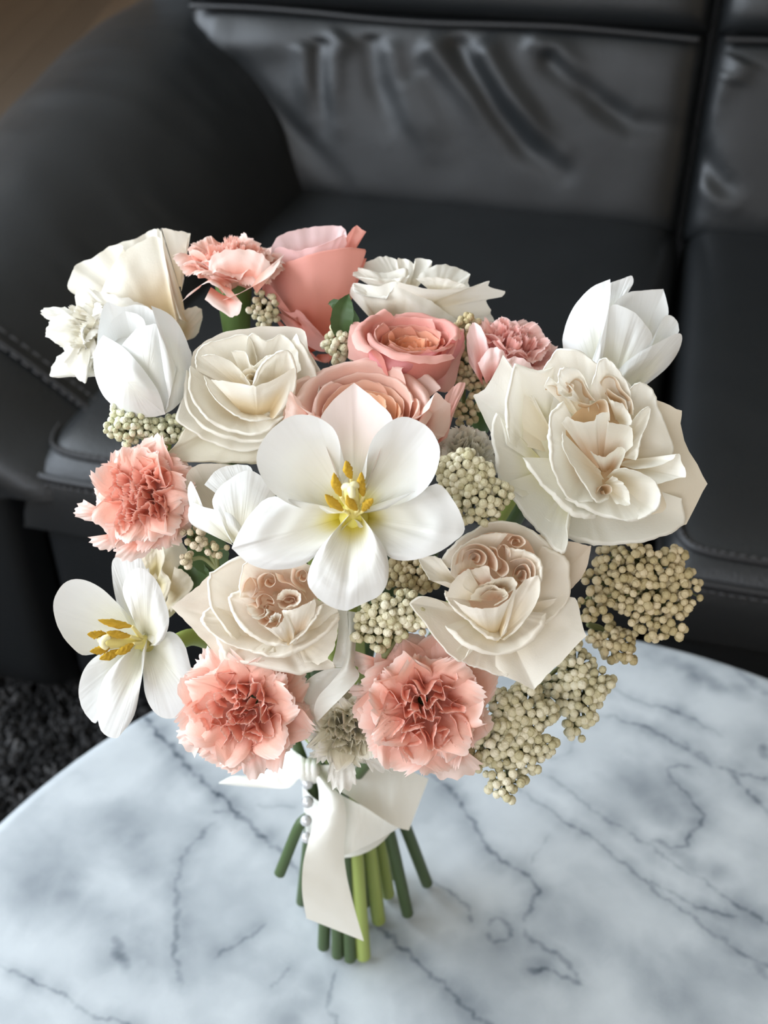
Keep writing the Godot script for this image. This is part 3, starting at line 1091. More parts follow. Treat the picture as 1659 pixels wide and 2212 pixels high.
func leaf(parent: Node3D, pts: Array, depth: float, width: float, mat: Material) -> void:
	# spine of (photo x, photo y, mm towards the viewer)
	var inv := parent.transform.affine_inverse()
	var spine := []
	for k in pts.size() / 3:
		spine.append(inv * at(pts[k * 3], pts[k * 3 + 1], depth - pts[k * 3 + 2] * 0.001))
	var toward := (inv.basis * cam_back).normalized()
	var v := PackedVector3Array()
	for i in 21:
		var t := i / 20.0
		var c := curve_at(spine, t)
		var d := (curve_at(spine, minf(t + 0.03, 1)) - curve_at(spine, maxf(t - 0.03, 0))).normalized()
		var x := d.cross(toward).normalized()
		var n := x.cross(d)
		var w := width * 0.001 * pow(sin(PI * clampf(pow(t, 0.8) * 0.99 + 0.005, 0, 1)), 1.15)
		for j in 9:
			var s := (j - 4) / 4.0
			var saw := 1.0 + 0.10 * (absf(fposmod(t * 9.0, 1.0)) - 0.5) * absf(s)
			v.append(c + x * s * w * saw + n * (absf(s) * w * 0.35 - 0.0002 * sin(t * 40.0) * absf(s)))
	part("leaf", sheet(v, 21, 9), mat, parent)

# ------------------------------------------------------------------ clusters of small round buds
var bud_meshes: Array[ArrayMesh] = []
var bud_relief: ImageTexture

func make_buds() -> void:
	var scales := FastNoiseLite.new()
	scales.noise_type = FastNoiseLite.TYPE_CELLULAR
	scales.seed = 8
	scales.frequency = 0.055
	scales.fractal_type = FastNoiseLite.FRACTAL_NONE
	bud_relief = ImageTexture.create_from_image(scales.get_seamless_image(128, 128, true))
	for kind in 4:
		var pts := PackedVector3Array()
		for i in 12:
			var t := PI * i / 11
			for j in 17:
				var a := TAU * j / 16
				var r := 1.0 + 0.07 * cos(a * 5.0 + kind + i * 1.9) * sin(t) * cos(t * 5.0) + 0.03 * sin(t * 9.0 + kind)
				pts.append(Vector3(sin(t) * cos(a), cos(t) * (1.02 + 0.1 * (kind % 2)), sin(t) * sin(a)) * r)
		bud_meshes.append(sheet(pts, 12, 17, PackedColorArray(), true))

# blobs: [photo x, photo y, half width, half height, number of buds, mm towards the viewer]
func sprig(label: String, depth: float, root: Array, blobs: Array, tone: Color, size: float, sd: int) -> Node3D:
	var g := RandomNumberGenerator.new()
	g.seed = sd
	var base := at(root[0], root[1], depth - root[2] * 0.001)
	var o := thing("rice_flower_sprig", label, "filler flower", "sprigs of small round buds", Transform3D(Basis(), base))
	var tones: Array[StandardMaterial3D] = []
	for k in 4:
		var m := paint(tone.lerp(Color(tone.r * 0.86, tone.g * 0.85, tone.b * 0.78), k / 3.0), 0.75, 0.3)
		m.heightmap_enabled = true
		m.heightmap_texture = bud_relief
		m.heightmap_scale = 0.03
		m.uv1_scale = Vector3(1, 1, 1)
		tones.append(m)
	var stalks := []
	var per_mm := focal * 0.001 / depth
	for b in blobs:
		var n: int = int(b[4] * 1.22)
		var hub := at(b[0], b[1], depth - (b[5] - 13.0) * 0.001) - base
		var mid := hub * 0.5 + (cam_up * 0.003 if n > 3 else Vector3.ZERO)
		stalks.append(tube([Vector3.ZERO, mid, hub], 0.0011, 0.0008, 8, 6))
		var placed: Array[Vector3] = []
		for i in n:
			var best := Vector3.ZERO
			var far := -1.0
			for tries in 14:
				var r := sqrt(g.randf())
				var a := g.randf_range(0, TAU)
				var wob := 1.0 + 0.16 * sin(a * 5.0 + sd)
				var q := Vector3(r * cos(a) * wob * b[2] / per_mm, r * sin(a) * wob * b[3] / per_mm, 0)
				q.z = b[5] + (1.0 - r * r) * minf(b[2], b[3]) / per_mm * 0.55 + g.randf_range(-5.0, 1.0)
				var near := 1e9
				for p in placed:
					near = minf(near, p.distance_squared_to(q))
				if near > far:
					far = near
					best = q
			placed.append(best)
			var where := at(b[0] + best.x * per_mm, b[1] - best.y * per_mm, depth - best.z * 0.001) - base
			var s := size * g.randf_range(0.66, 0.92) * 0.001
			var basis := Basis.from_euler(Vector3(g.randf_range(0, TAU), g.randf_range(0, TAU), 0)).scaled(Vector3.ONE * s)
			part("bud", bud_meshes[g.randi() % 4], tones[g.randi() % 4], o, Transform3D(basis, where))
			stalks.append(tube([hub, hub.lerp(where, 0.55) + (where - hub).cross(Vector3(0.3, 0.5, 0.8)) * 0.12, where], 0.0005, 0.00035, 3, 4))
	var st := part("stalks", join(stalks), greens.stalk, o)
	st.set_meta("kind", "stuff")
	return o

# ------------------------------------------------------------------ ribbon
# a band between two edge lines of (photo x, photo y, mm towards the viewer)
func band(called: String, parent: Node3D, depth: float, left: Array, right: Array, mat: Material, belly := 0.0) -> void:
	var inv := parent.transform.affine_inverse()
	var a := []
	var b := []
	for k in left.size() / 3:
		a.append(Vector3(left[k * 3], left[k * 3 + 1], left[k * 3 + 2]))
	for k in right.size() / 3:
		b.append(Vector3(right[k * 3], right[k * 3 + 1], right[k * 3 + 2]))
	var pts := PackedVector3Array()
	for i in 41:
		var t := i / 40.0
		var p := curve_at(a, t)
		var q := curve_at(b, t)
		for j in 13:
			var s := j / 12.0
			var m := p.lerp(q, s)
			m.z += belly * sin(PI * s) * sin(PI * minf(1.0, t * 1.2 + 0.1)) + 0.25 * soft.get_noise_2d(t * 4.0 + p.x, s * 2.0)
			pts.append(inv * at(m.x, m.y, depth - m.z * 0.001))
	part(called, sheet(pts, 41, 13), mat, parent)

# ------------------------------------------------------------------ the bouquet
func build_bouquet() -> void:
	tie = at(742, 1700, 0.63)
	for q in [[785, 2072], [818, 1995], [880, 1980], [922, 1915], [838, 1938], [730, 2070], [757, 2078], [700, 2052], [655, 1950], [790, 1960], [765, 1985], [850, 1900], [720, 1990], [800, 2010], [745, 2030], [690, 1985], [860, 1930], [775, 2040]]:
		foot_spots.append(on_table(q[0], q[1]) + Vector3(0, 0.004, 0))
	foot_spots[8] = on_table(772, 1998) + Vector3(0, 0.004, 0)
	make_buds()
	build_tulips()
	build_garden_roses()
	build_peach_roses()
	build_carnations()
	build_sprigs()
	build_ribbon()

func build_tulips() -> void:
	var base := lin(243, 240, 222)
	var white := lin(241, 241, 238)
	var gold := paint(Color(0.80, 0.65, 0.24), 0.85, 0.2)
	var pale := paint(Color(0.94, 0.89, 0.62), 0.55)
	var yellow := lin(232, 214, 70)
	var g := "white tulips in the bouquet"
	# the wide open tulip at the centre
	var f := bloom("tulip", "wide open white tulip at the centre of the bouquet, six spread petals round yellow stamens", "tulip", g, 762, 1100, 0.40, Vector3(0, 0.12, 1), 12, base, white, wax)
	fan(f, [765, 1085, -11], [728, 1030, -8, 706, 970, -6, 690, 912, -5, 720, 864, -7, 765, 827, -9, 765, 827, -9, 812, 864, -7, 848, 908, -5, 822, 970, -6, 800, 1030, -8], {"b": -3, "rib": 0.8, "c1": lin(246, 232, 226), "c2": yellow})
	fan(f, [749, 1117, -11], [690, 1110, -8, 595, 1072, -4, 543, 1108, -1, 504, 1175, 2, 506, 1190, 1, 543, 1220, 0, 595, 1231, 0, 655, 1220, 0, 697, 1185, -2, 732, 1147, -5], {"b": 6, "nz": 1.5, "rib": 0.4, "rx": 1.2, "torn": 0.4, "rows": 20, "c2": yellow})
	fan(f, [770, 1117, -11], [791, 1133, -6, 816, 1164, -3, 840, 1203, 0, 882, 1211, 2, 941, 1196, 2, 983, 1168, 2, 1004, 1143, 0, 983, 1087, -2, 941, 1045, -5, 865, 1091, -6, 795, 1108, -8], {"b": 4, "nz": 2.0, "rib": 1.4, "rx": 1.2, "torn": 0.4, "rows": 20, "c2": yellow})
	fan(f, [756, 1105, -12], [732, 1024, -6, 735, 965, 0, 718, 923, 4, 676, 898, 5, 627, 900, 4, 578, 937, 4, 554, 989, 5, 571, 1042, 5, 616, 1084, 2, 690, 1110, -4], {"b": -7, "k": 1.1, "nz": 1.4, "rib": 0.3, "rx": 3.0, "torn": 0.4, "rows": 20, "c2": yellow})
	fan(f, [770, 1105, -12], [830, 1101, -5, 900, 1073, 1, 938, 1028, 4, 950, 975, 5, 934, 933, 5, 900, 907, 5, 858, 903, 5, 816, 933, 4, 796, 972, 0, 791, 1028, -6], {"b": -7, "k": 1.1, "nz": 1.4, "rib": 0.5, "rx": 3.0, "torn": 0.4, "rows": 20, "c2": yellow})
	fan(f, [764, 1119, -9], [739, 1133, -4, 690, 1185, 2, 665, 1241, 4, 672, 1276, 4, 704, 1304, 3, 742, 1319, 2, 777, 1308, 3, 823, 1283, 4, 840, 1238, 4, 830, 1182, 2, 795, 1136, -4], {"b": 9, "nz": 1.2, "rib": 0.9, "rx": 1.2, "torn": 0.4, "rows": 20, "c2": yellow})
	for a in [[765, 385, 800, 500], [690, 460, 735, 610], [860, 455, 872, 610], [635, 595, 750, 695], [768, 600, 835, 695], [932, 620, 868, 700]]:
		anther(f, [480 + a[0] / 2.8603, 860 + a[1] / 2.8603, 8], [480 + a[2] / 2.8603, 860 + a[3] / 2.8603, 3], [764, 1112, -8], 1.6, gold, pale)
	pistil(f, [764, 1110, -8], [758, 1056, 7], 2.5)
	part("receptacle", tube([f.inverse * at(764, 1118, f.depth + 0.014), f.inverse * at(764, 1116, f.depth + 0.0075)], 0.0058, 0.0054, 4, 14), paint(Color(0.88, 0.84, 0.42), 0.6), f.node)
	stem(f.node, greens.tulip_stem, 0.0048, foot_spots[0])
	# the open tulip at the left
	f = bloom("tulip", "open white tulip at the far left of the bouquet with golden stamens reaching left", "tulip", g, 300, 1390, 0.46, Vector3(-0.6, 0.1, 0.75), 14, base, white, wax)
	fan(f, [303, 1373, -14], [252, 1302, -8, 243, 1254, -9, 245, 1207, -10, 282, 1197, -10, 306, 1207, -10, 323, 1238, -10, 303, 1322, -10], {"b": 2})
	fan(f, [305, 1392, -11], [275, 1400, -5, 225, 1408, -3, 185, 1440, -1, 170, 1490, -1, 180, 1535, -1, 207, 1562, -1, 218, 1520, -1, 235, 1465, -3], {"b": 3, "rib": 0.4})
	fan(f, [318, 1383, -10], [269, 1389, -4, 211, 1406, 1, 178, 1415, 3, 144, 1386, 5, 120, 1342, 5, 116, 1298, 5, 137, 1261, 3, 174, 1251, 3, 215, 1268, 1, 249, 1298, -2, 284, 1335, -4], {"b": -5, "rib": 0.5})
	fan(f, [318, 1388, -9], [308, 1450, 0, 315, 1505, 2, 340, 1545, 3, 380, 1552, 3, 427, 1528, 3, 428, 1500, 3, 412, 1440, 2, 397, 1390, 0, 367, 1364, -2, 336, 1396, -2], {"b": 5, "rib": 0.3})
	fan(f, [316, 1381, -8], [343, 1393, 1, 358, 1373, 3, 365, 1332, 4, 351, 1281, 4, 333, 1248, 4, 303, 1226, 4, 276, 1241, 3, 265, 1278, 2, 282, 1325, -1], {"b": 6, "rib": 0.9})
	fan(f, [312, 1390, -9], [282, 1402, -2, 250, 1432, 2, 222, 1470, 4, 209, 1525, 4, 218, 1578, 4, 248, 1595, 4, 262, 1585, 4, 290, 1545, 4, 303, 1480, 3, 306, 1412, 0], {"b": 8, "rib": 0.8})
	for a in [[330, 1300, 550, 1342], [262, 1392, 385, 1388], [385, 1378, 540, 1405], [278, 1502, 410, 1478], [340, 1552, 470, 1490], [440, 1520, 560, 1452]]:
		anther(f, [100 + a[0] / 2.9625, 900 + a[1] / 2.9625, 12], [100 + a[2] / 2.9625, 900 + a[3] / 2.9625, 6], [314, 1388, -6], 1.7, gold, pale)
	pistil(f, [314, 1388, -6], [226, 1385, 9], 2.5)
	part("receptacle", tube([f.inverse * at(322, 1390, f.depth + 0.013), f.inverse * at(316, 1390, f.depth + 0.008)], 0.0040, 0.0038, 4, 14), paint(Color(0.86, 0.84, 0.55), 0.6), f.node)
	stem(f.node, greens.tulip_stem, 0.0046, foot_spots[8])
	# the closed tulip at the upper left
	f = bloom("tulip", "closed egg-shaped white tulip at the upper left of the bouquet", "tulip", g, 310, 720, 0.455, Vector3(-0.1, 0.85, 0.45), 42, base, white, wax)
	fan(f, [310, 865, -12], [209, 747, -6, 215, 693, -8, 229, 654, -10, 263, 663, -12, 300, 658, -12, 327, 669, -12, 364, 703, -10, 398, 764, -6], {"b": -8, "bw": 0.3, "c0": lin(240, 232, 205)})
	fan(f, [317, 865, -8], [222, 764, -2, 236, 703, -5, 263, 676, -8, 290, 676, -8, 310, 690, -7, 317, 717, -4], {"b": -4, "bw": 0.3, "c0": lin(240, 230, 200)})
	fan(f, [310, 798, 2], [209, 747, -5, 202, 787, -5, 210, 828, -5, 229, 862, -5, 259, 886, -4, 296, 899, -3, 330, 901, -3, 360, 892, -4, 384, 875, -5, 408, 841, -6, 416, 798, -7, 408, 750, -8, 364, 730, -9, 263, 730, -9, 209, 747, -5], {"b": 2, "bw": 0.0, "torn": 0.2, "c0": lin(234, 232, 222)})
	fan(f, [320, 811, 10], [357, 894, 3, 374, 858, 5, 367, 798, 8, 343, 708, 9, 322, 702, 9, 293, 712, 8, 293, 712, 8, 264, 745, 6, 249, 784, 4, 263, 838, 5, 296, 885, 4, 330, 899, 3, 357, 894, 3], {"b": 2, "bw": 0.0, "torn": 0.4, "c0": lin(234, 232, 222)})
	fan(f, [381, 798, 8], [354, 895, 3, 384, 875, 1, 408, 841, -2, 417, 798, -5, 403, 733, -7, 371, 683, -4, 326, 660, 2, 326, 660, 2, 340, 710, 10, 353, 798, 14, 365, 865, 9, 354, 895, 3], {"b": 4, "bw": 0.0, "torn": 0.3, "c0": lin(234, 232, 222)})
	fan(f, [276, 825, 14], [357, 895, 5, 340, 841, 14, 296, 781, 15, 263, 748, 9, 223, 724, 3, 223, 724, 3, 207, 750, -1, 202, 787, -4, 210, 828, -4, 229, 862, -3, 259, 887, 0, 296, 900, 2, 330, 901, 3, 357, 895, 5], {"b": 3, "bw": 0.0, "torn": 0.3, "c0": lin(234, 232, 222)})
	stem(f.node, greens.tulip_stem, 0.0046, foot_spots[1])
	# the tulip at the upper right
	f = bloom("tulip", "half open white tulip at the upper right edge, behind the largest ivory rose", "tulip", g, 1360, 680, 0.475, Vector3(0.5, 0.8, 0.4), 40, base, white, wax)
	fan(f, [1312, 707, -10], [1316, 612, -8, 1344, 602, -9, 1365, 596, -9, 1367, 614, -9, 1351, 626, -8, 1330, 654, -8], {"b": 1})
	fan(f, [1358, 798, -12], [1324, 658, -4, 1351, 634, -5, 1393, 627, -7, 1433, 624, -9, 1433, 624, -9, 1444, 675, -9, 1431, 728, -8, 1407, 756, -8], {"b": -4, "bw": 0.3, "c0": lin(238, 230, 206)})
	fan(f, [1382, 798, -8], [1410, 742, -4, 1431, 689, -4, 1450, 682, -5, 1465, 700, -6, 1463, 724, -4, 1434, 749, 0], {"b": -1})
	fan(f, [1295, 826, 0], [1221, 777, -2, 1215, 735, -3, 1225, 693, -2, 1246, 654, 0, 1277, 621, 2, 1318, 603, 3, 1318, 603, 3, 1317, 651, 9, 1300, 728, 13, 1281, 784, 11], {"b": 5, "bw": 0.15, "rib": 0.3})
	fan(f, [1319, 840, 0], [1277, 784, 10, 1296, 728, 11, 1319, 661, 8, 1365, 672, 9, 1393, 700, 8, 1409, 731, 7, 1386, 770, 7, 1344, 801, 6], {"b": 5, "bw": 0.2, "rib": 1.2})
	fan(f, [1354, 843, 0], [1333, 801, 7, 1365, 772, 9, 1417, 742, 8, 1468, 720, 2, 1469, 751, -2, 1441, 794, -3, 1393, 834, -2], {"b": 5, "bw": 0.2, "rib": 0.3})
	stem(f.node, greens.tulip_stem, 0.0046, foot_spots[4])
	# the half open tulip behind the central one
	f = bloom("tulip", "half open white tulip tucked between the left pink carnation and the central open tulip", "tulip", g, 490, 1060, 0.435, Vector3(-0.5, 0.35, 0.75), 30, base, white, wax)
	fan(f, [488, 1130, -14], [414, 1116, -4, 405, 1076, -4, 401, 1035, -5, 412, 1013, -5, 441, 1001, -7, 498, 1004, -9, 539, 1011, -9], {"b": -6, "bw": 0.3, "c0": lin(225, 212, 190), "c1": lin(236, 228, 214)})
	fan(f, [539, 1103, -8], [441, 1047, -3, 465, 1018, -3, 498, 1005, -4, 539, 1007, -4, 549, 1035, -3], {"b": 2, "bw": 0.25})
	fan(f, [438, 1116, -2], [411, 1103, -2, 405, 1062, -3, 412, 1040, -2, 424, 1059, 0, 439, 1096, 2], {"b": 1})
	fan(f, [508, 1175, 0], [478, 1163, -1, 417, 1135, 0, 406, 1108, 1, 416, 1087, 3, 444, 1096, 6, 498, 1110, 8, 525, 1143, 5], {"b": 4, "bw": 0.15, "rib": 0.4})
	fan(f, [519, 1170, 2], [495, 1163, 4, 461, 1097, 6, 465, 1065, 5, 493, 1037, 4, 535, 1016, 2, 573, 1035, 1, 596, 1065, 0, 573, 1116, 0], {"b": 5, "bw": 0.2, "rib": 0.5})
	stem(f.node, greens.tulip_stem, 0.0045)
	# the drooping tulip between the lower roses
	f = bloom("tulip", "white tulip with smooth petals curling down between the two blush garden roses", "tulip", g, 735, 1420, 0.432, Vector3(-0.1, -0.55, 0.7), 12, lin(238, 234, 218), white, wax)
	var smooth := paint(Color(0.90, 0.895, 0.86), 0.45)
	smooth.backlight_enabled = true
	smooth.backlight = Color(0.6, 0.6, 0.58)
	band("petal", f.node, f.depth, [728, 1315, -3, 730, 1362, -2, 725, 1403, -2, 718, 1431, -2, 721, 1442, 0], [750, 1312, 1, 752, 1362, 2, 750, 1403, 2, 747, 1430, 1, 742, 1443, 0], smooth, 2.0)
	band("petal", f.node, f.depth, [742, 1318, 0, 747, 1369, 1, 747, 1410, 3, 738, 1443, 4, 715, 1474, 3, 688, 1504, 2, 678, 1534, 1, 684, 1559, 0], [771, 1323, -2, 770, 1369, -1, 767, 1413, 0, 766, 1437, 2, 776, 1461, 2, 748, 1496, 5, 715, 1529, 4, 686, 1559, 0], smooth, 3.0)
	band("petal", f.node, f.depth, [711, 1443, -4, 678, 1458, -5, 656, 1479, -4, 653, 1502, -3, 665, 1529, -2, 684, 1559, -1], [745, 1443, 0, 721, 1470, 0, 698, 1497, 0, 684, 1521, 0, 681, 1539, 0, 685, 1559, 0], smooth, -3.0)
	stem(f.node, greens.tulip_stem, 0.0045)

func build_garden_roses() -> void:
	var cream := lin(246, 232, 200)
	var white := lin(250, 247, 237)
	var g := "cream garden roses in the bouquet"
	# the large white rose at the right
	var f := bloom("garden_rose", "largest ivory garden rose at the right of the bouquet with pointed outer petals", "rose", g, 1285, 985, 0.43, Vector3(0.3, 0.2, 0.93), 26, lin(249, 239, 214), white, silk)
	var green := lin(234, 228, 172)
	fan(f, [1285, 985, -27], [1080, 900, -20, 1140, 820, -20, 1250, 790, -20, 1380, 850, -21, 1450, 980, -22, 1440, 1090, -21, 1340, 1140, -19, 1200, 1130, -18, 1100, 1040, -18, 1076, 930, -20, 1080, 900, -20], {"bw": 0.0, "c0": green})
	fan(f, [1347, 973, -24], [1393, 857, -15, 1421, 864, -15, 1471, 888, -17, 1471, 888, -17, 1478, 952, -19, 1528, 1045, -17, 1528, 1045, -17, 1482, 1132, -14, 1482, 1132, -14, 1393, 1165, -14], {"b": 4, "c0": lin(243, 230, 204), "c1": lin(246, 235, 214)})
	fan(f, [1277, 927, -24], [1164, 808, -14, 1202, 754, -9, 1202, 754, -9, 1246, 756, -7, 1288, 784, -7, 1330, 805, -9, 1372, 840, -12], {"b": -4, "lip": 0.6})
	fan(f, [1197, 962, -26], [1064, 945, -16, 1023, 856, -16, 1023, 856, -16, 1057, 827, -14, 1086, 766, -13, 1086, 766, -13, 1109, 794, -14, 1137, 826, -15], {"b": 3})
	fan(f, [1179, 997, -24], [1101, 955, -7, 1092, 910, -5, 1094, 857, -4, 1111, 786, -5, 1111, 786, -5, 1169, 801, -8, 1197, 791, -11], {"b": -7, "lip": 1.4, "c0": green})
	fan(f, [1197, 1032, -22], [1095, 962, -9, 1074, 892, -8, 1063, 941, -7, 1072, 994, -6, 1080, 1037, -5, 1127, 1074, -6], {"b": -4, "lip": 1.4, "c0": green})
	fan(f, [1239, 1014, -22], [1088, 1044, -6, 1127, 1105, -4, 1172, 1156, 4, 1197, 1186, 12, 1218, 1193, 14, 1226, 1175, 12, 1221, 1137, 5], {"b": -5, "lip": 1.4, "c0": green})
	fan(f, [1267, 1025, -22], [1176, 1119, -3, 1225, 1159, -4, 1270, 1173, -4, 1316, 1176, -5, 1400, 1167, -6, 1476, 1133, -9, 1473, 1077, -10], {"b": -4, "lip": 1.6})
	fan(f, [1284, 1004, -18], [1129, 988, 0, 1155, 1028, 3, 1197, 1077, 5, 1240, 1114, 5, 1281, 1119, 2, 1295, 1105, 0], {"b": -7, "lip": 1.7, "c0": green})
	fan(f, [1295, 1025, -14], [1221, 1077, 3, 1277, 1105, 4, 1347, 1125, 4, 1386, 1121, 3, 1407, 1098, 1], {"b": -3, "lip": 1.2})
	fan(f, [1330, 962, -16], [1354, 854, 0, 1365, 834, 3, 1382, 827, 3, 1408, 840, 2, 1421, 875, -2, 1445, 938, -5, 1455, 976, -7, 1434, 1021, -7], {"b": -4, "lip": 0.8})
	fan(f, [1267, 980, -15], [1218, 868, 0, 1192, 889, 4, 1185, 931, 6, 1186, 969, 7, 1194, 1014, 7, 1228, 1077, 5, 1281, 1084, 2], {"b": -5, "lip": 1.2})
	fan(f, [1263, 910, -12], [1176, 836, 2, 1186, 815, 4, 1204, 826, 5, 1207, 801, 6, 1225, 794, 6, 1256, 805, 5, 1274, 843, 3], {"b": -3, "lip": 0.5, "ruf": 0.8})
	fan(f, [1316, 913, -12], [1274, 840, 2, 1284, 812, 5, 1296, 777, 7, 1316, 776, 7, 1340, 805, 6, 1361, 840, 4, 1361, 840, 4, 1370, 885, 2], {"b": -3, "lip": 0.5, "ruf": 0.8})
	fan(f, [1260, 875, -8], [1204, 826, 6, 1207, 850, 7, 1232, 857, 7, 1237, 840, 6, 1225, 829, 5], {"b": 2, "ruf": 1.0})
	fan(f, [1333, 910, -8], [1305, 833, 4, 1316, 861, 5, 1347, 875, 5, 1365, 910, 4, 1351, 927, 3], {"b": 1, "ruf": 1.0})
	fan(f, [1337, 976, -12], [1365, 910, 4, 1386, 885, 5, 1405, 879, 5, 1400, 913, 4, 1386, 945, 3, 1375, 994, 1], {"b": -2, "lip": 0.5})
	fan(f, [1337, 1001, -12], [1372, 1014, 1, 1417, 1008, 3, 1448, 994, 4, 1466, 980, 4, 1474, 1001, 4, 1483, 1028, 3, 1459, 1034, 4, 1414, 1049, 2], {"b": -2, "ruf": 1.2, "wv": 3.5})
	fan(f, [1316, 1039, -10], [1316, 1025, 3, 1330, 1014, 5, 1361, 1013, 7, 1410, 1035, 8, 1428, 1074, 7, 1414, 1105, 5, 1379, 1123, 4], {"b": -4, "lip": 0.6})
	fan(f, [1309, 1049, -9], [1323, 1028, 4, 1344, 1042, 6, 1358, 1063, 6, 1359, 1091, 5, 1330, 1088, 4], {"b": -1, "ruf": 0.8})
	fan(f, [1296, 1011, -12], [1212, 913, 5, 1225, 901, 7, 1246, 910, 7, 1281, 910, 6, 1291, 896, 8, 1316, 892, 7, 1316, 913, 6, 1361, 920, 5, 1368, 962, 2], {"b": -5, "ruf": 0.7, "c0": lin(228, 196, 158)})
	fan(f, [1305, 1032, -12], [1214, 931, 4, 1218, 973, 6, 1253, 1032, 6, 1288, 1084, 5, 1316, 1077, 2], {"b": -4, "lip": 0.7})
	fan(f, [1309, 1025, -14], [1274, 973, 0, 1284, 980, 1, 1305, 987, 0, 1337, 966, 2, 1351, 976, 2, 1337, 1014, 0], {"b": -2, "c0": lin(216, 180, 136)})
	fan(f, [1280, 985, -16], [1215, 960, -9, 1235, 900, -9, 1290, 870, -9, 1350, 890, -9, 1375, 960, -9, 1370, 1040, -9, 1310, 1080, -9, 1240, 1060, -9, 1212, 985, -9, 1215, 960, -9], {"bw": 0.0, "c0": lin(214, 178, 134), "c1": lin(226, 196, 156)})
	for line in [[1221, 836, 1239, 819, 1256, 826, 1268, 850, 1284, 868], [1176, 834, 1199, 836, 1207, 855, 1232, 850, 1235, 834, 1221, 826], [1293, 826, 1305, 812, 1324, 817, 1338, 841, 1359, 866, 1366, 899], [1309, 840, 1326, 855, 1347, 869, 1352, 896], [1284, 1067, 1296, 1049, 1314, 1049, 1317, 1063, 1305, 1069, 1303, 1060], [1246, 868, 1270, 876, 1295, 864, 1309, 875, 1316, 910]]:
		fold(f, line, -11, 4, 0.3, lin(222, 188, 146), white)
	stem(f.node, greens.rose_stem, 0.0040, foot_spots[2])
	# the blush rose at the lower right
	var blush := lin(248, 235, 210)
	var rosy := lin(248, 218, 194)
	var soft_white := lin(250, 244, 231)
	f = bloom("garden_rose", "blush ivory garden rose at the lower right, its swirled heart above a coral carnation", "rose", g, 1085, 1270, 0.412, Vector3(0.15, 0.0, 0.97), 24, blush, soft_white, silk)
	fan(f, [1174, 1275, -26], [1157, 1152, -16, 1223, 1168, -17, 1277, 1179, -20, 1277, 1179, -20, 1265, 1233, -20, 1227, 1280, -20, 1202, 1296, -20], {"b": 3, "c0": lin(225, 205, 180), "c1": lin(236, 220, 200)})
	fan(f, [1087, 1261, -22], [951, 1219, -10, 972, 1184, -9, 1010, 1152, -9, 1066, 1127, -9, 1133, 1138, -9, 1188, 1180, -10, 1209, 1215, -12], {"b": -3, "lip": 1.0})
	fan(f, [1122, 1296, -22], [1171, 1180, -8, 1202, 1194, -8, 1227, 1214, -8, 1229, 1289, -8, 1206, 1324, -7, 1178, 1346, -7, 1140, 1352, -8], {"b": -2, "lip": 1.2})
	fan(f, [1091, 1327, -24], [1223, 1289, -12, 1243, 1291, -12, 1243, 1291, -12, 1255, 1331, -10, 1266, 1373, -9, 1266, 1373, -9, 1209, 1432, -8, 1174, 1467, -7, 1154, 1490, -7, 1154, 1490, -7, 1091, 1461, -7, 1070, 1443, -8], {"b": 4})
	fan(f, [1056, 1338, -24], [979, 1408, -5, 1000, 1430, -5, 1035, 1444, -6, 1091, 1462, -7, 1112, 1450, -9], {"b": 2, "lip": 0.6})
	fan(f, [1070, 1341, -20], [965, 1310, -5, 940, 1293, -6, 905, 1288, -8, 884, 1304, -9, 884, 1304, -9, 916, 1346, -6, 958, 1399, -3, 986, 1427, -2, 1001, 1425, -3, 1014, 1401, -3], {"b": -2, "lip": 1.2})
	fan(f, [1070, 1324, -16], [961, 1352, 0, 1000, 1390, 3, 1070, 1415, 3, 1133, 1397, 1, 1174, 1352, -1, 1179, 1324, -3], {"b": -5, "lip": 1.5, "c0": lin(232, 222, 170)})
	fan(f, [1000, 1278, -16], [951, 1205, -8, 930, 1201, -9, 905, 1209, -10, 921, 1240, -7, 930, 1254, -5, 965, 1257, -2, 989, 1268, 0], {"b": 3, "lip": 0.6})
	fan(f, [1066, 1324, -14], [961, 1275, 2, 965, 1296, 3, 989, 1324, 4, 1021, 1350, 4, 1056, 1381, 2, 1084, 1380, 0], {"b": -3, "lip": 1.0})
	fan(f, [1007, 1257, -14], [972, 1240, 0, 979, 1201, 2, 1000, 1177, 2, 1035, 1159, 1, 1070, 1152, 0, 1098, 1152, -1], {"b": -2, "lip": 0.5})
	fan(f, [1101, 1264, -12], [1091, 1180, 1, 1108, 1186, 3, 1136, 1188, 4, 1168, 1212, 5, 1170, 1250, 5, 1154, 1289, 4], {"b": -2, "lip": 1.0})
	fan(f, [1080, 1373, -10], [1112, 1275, 5, 1140, 1250, 6, 1166, 1247, 6, 1162, 1296, 5, 1126, 1352, 2, 1091, 1383, -2], {"b": 2, "bw": 0.1, "lip": 0.6})
	fan(f, [1063, 1376, -8], [979, 1296, 5, 1000, 1306, 8, 1035, 1314, 10, 1070, 1311, 10, 1099, 1294, 9, 1115, 1263, 7, 1105, 1324, 4, 1094, 1366, 0], {"b": 4, "bw": 0.25, "c0": lin(240, 222, 184)})
	fan(f, [1045, 1296, -6], [961, 1289, 6, 986, 1247, 7, 1014, 1229, 6, 1000, 1264, 6, 1021, 1282, 5], {"b": 1, "ruf": 1.0})
	fan(f, [1063, 1282, -8], [1010, 1233, 3, 1052, 1221, 4, 1059, 1240, 4, 1070, 1257, 4, 1056, 1275, 3], {"b": 0, "ruf": 0.8, "c0": rosy})
	fan(f, [1077, 1282, -8], [1028, 1275, 4, 1049, 1259, 6, 1073, 1250, 7, 1091, 1247, 8, 1112, 1250, 8, 1115, 1268, 7, 1087, 1289, 5], {"b": -1, "ruf": 1.0})
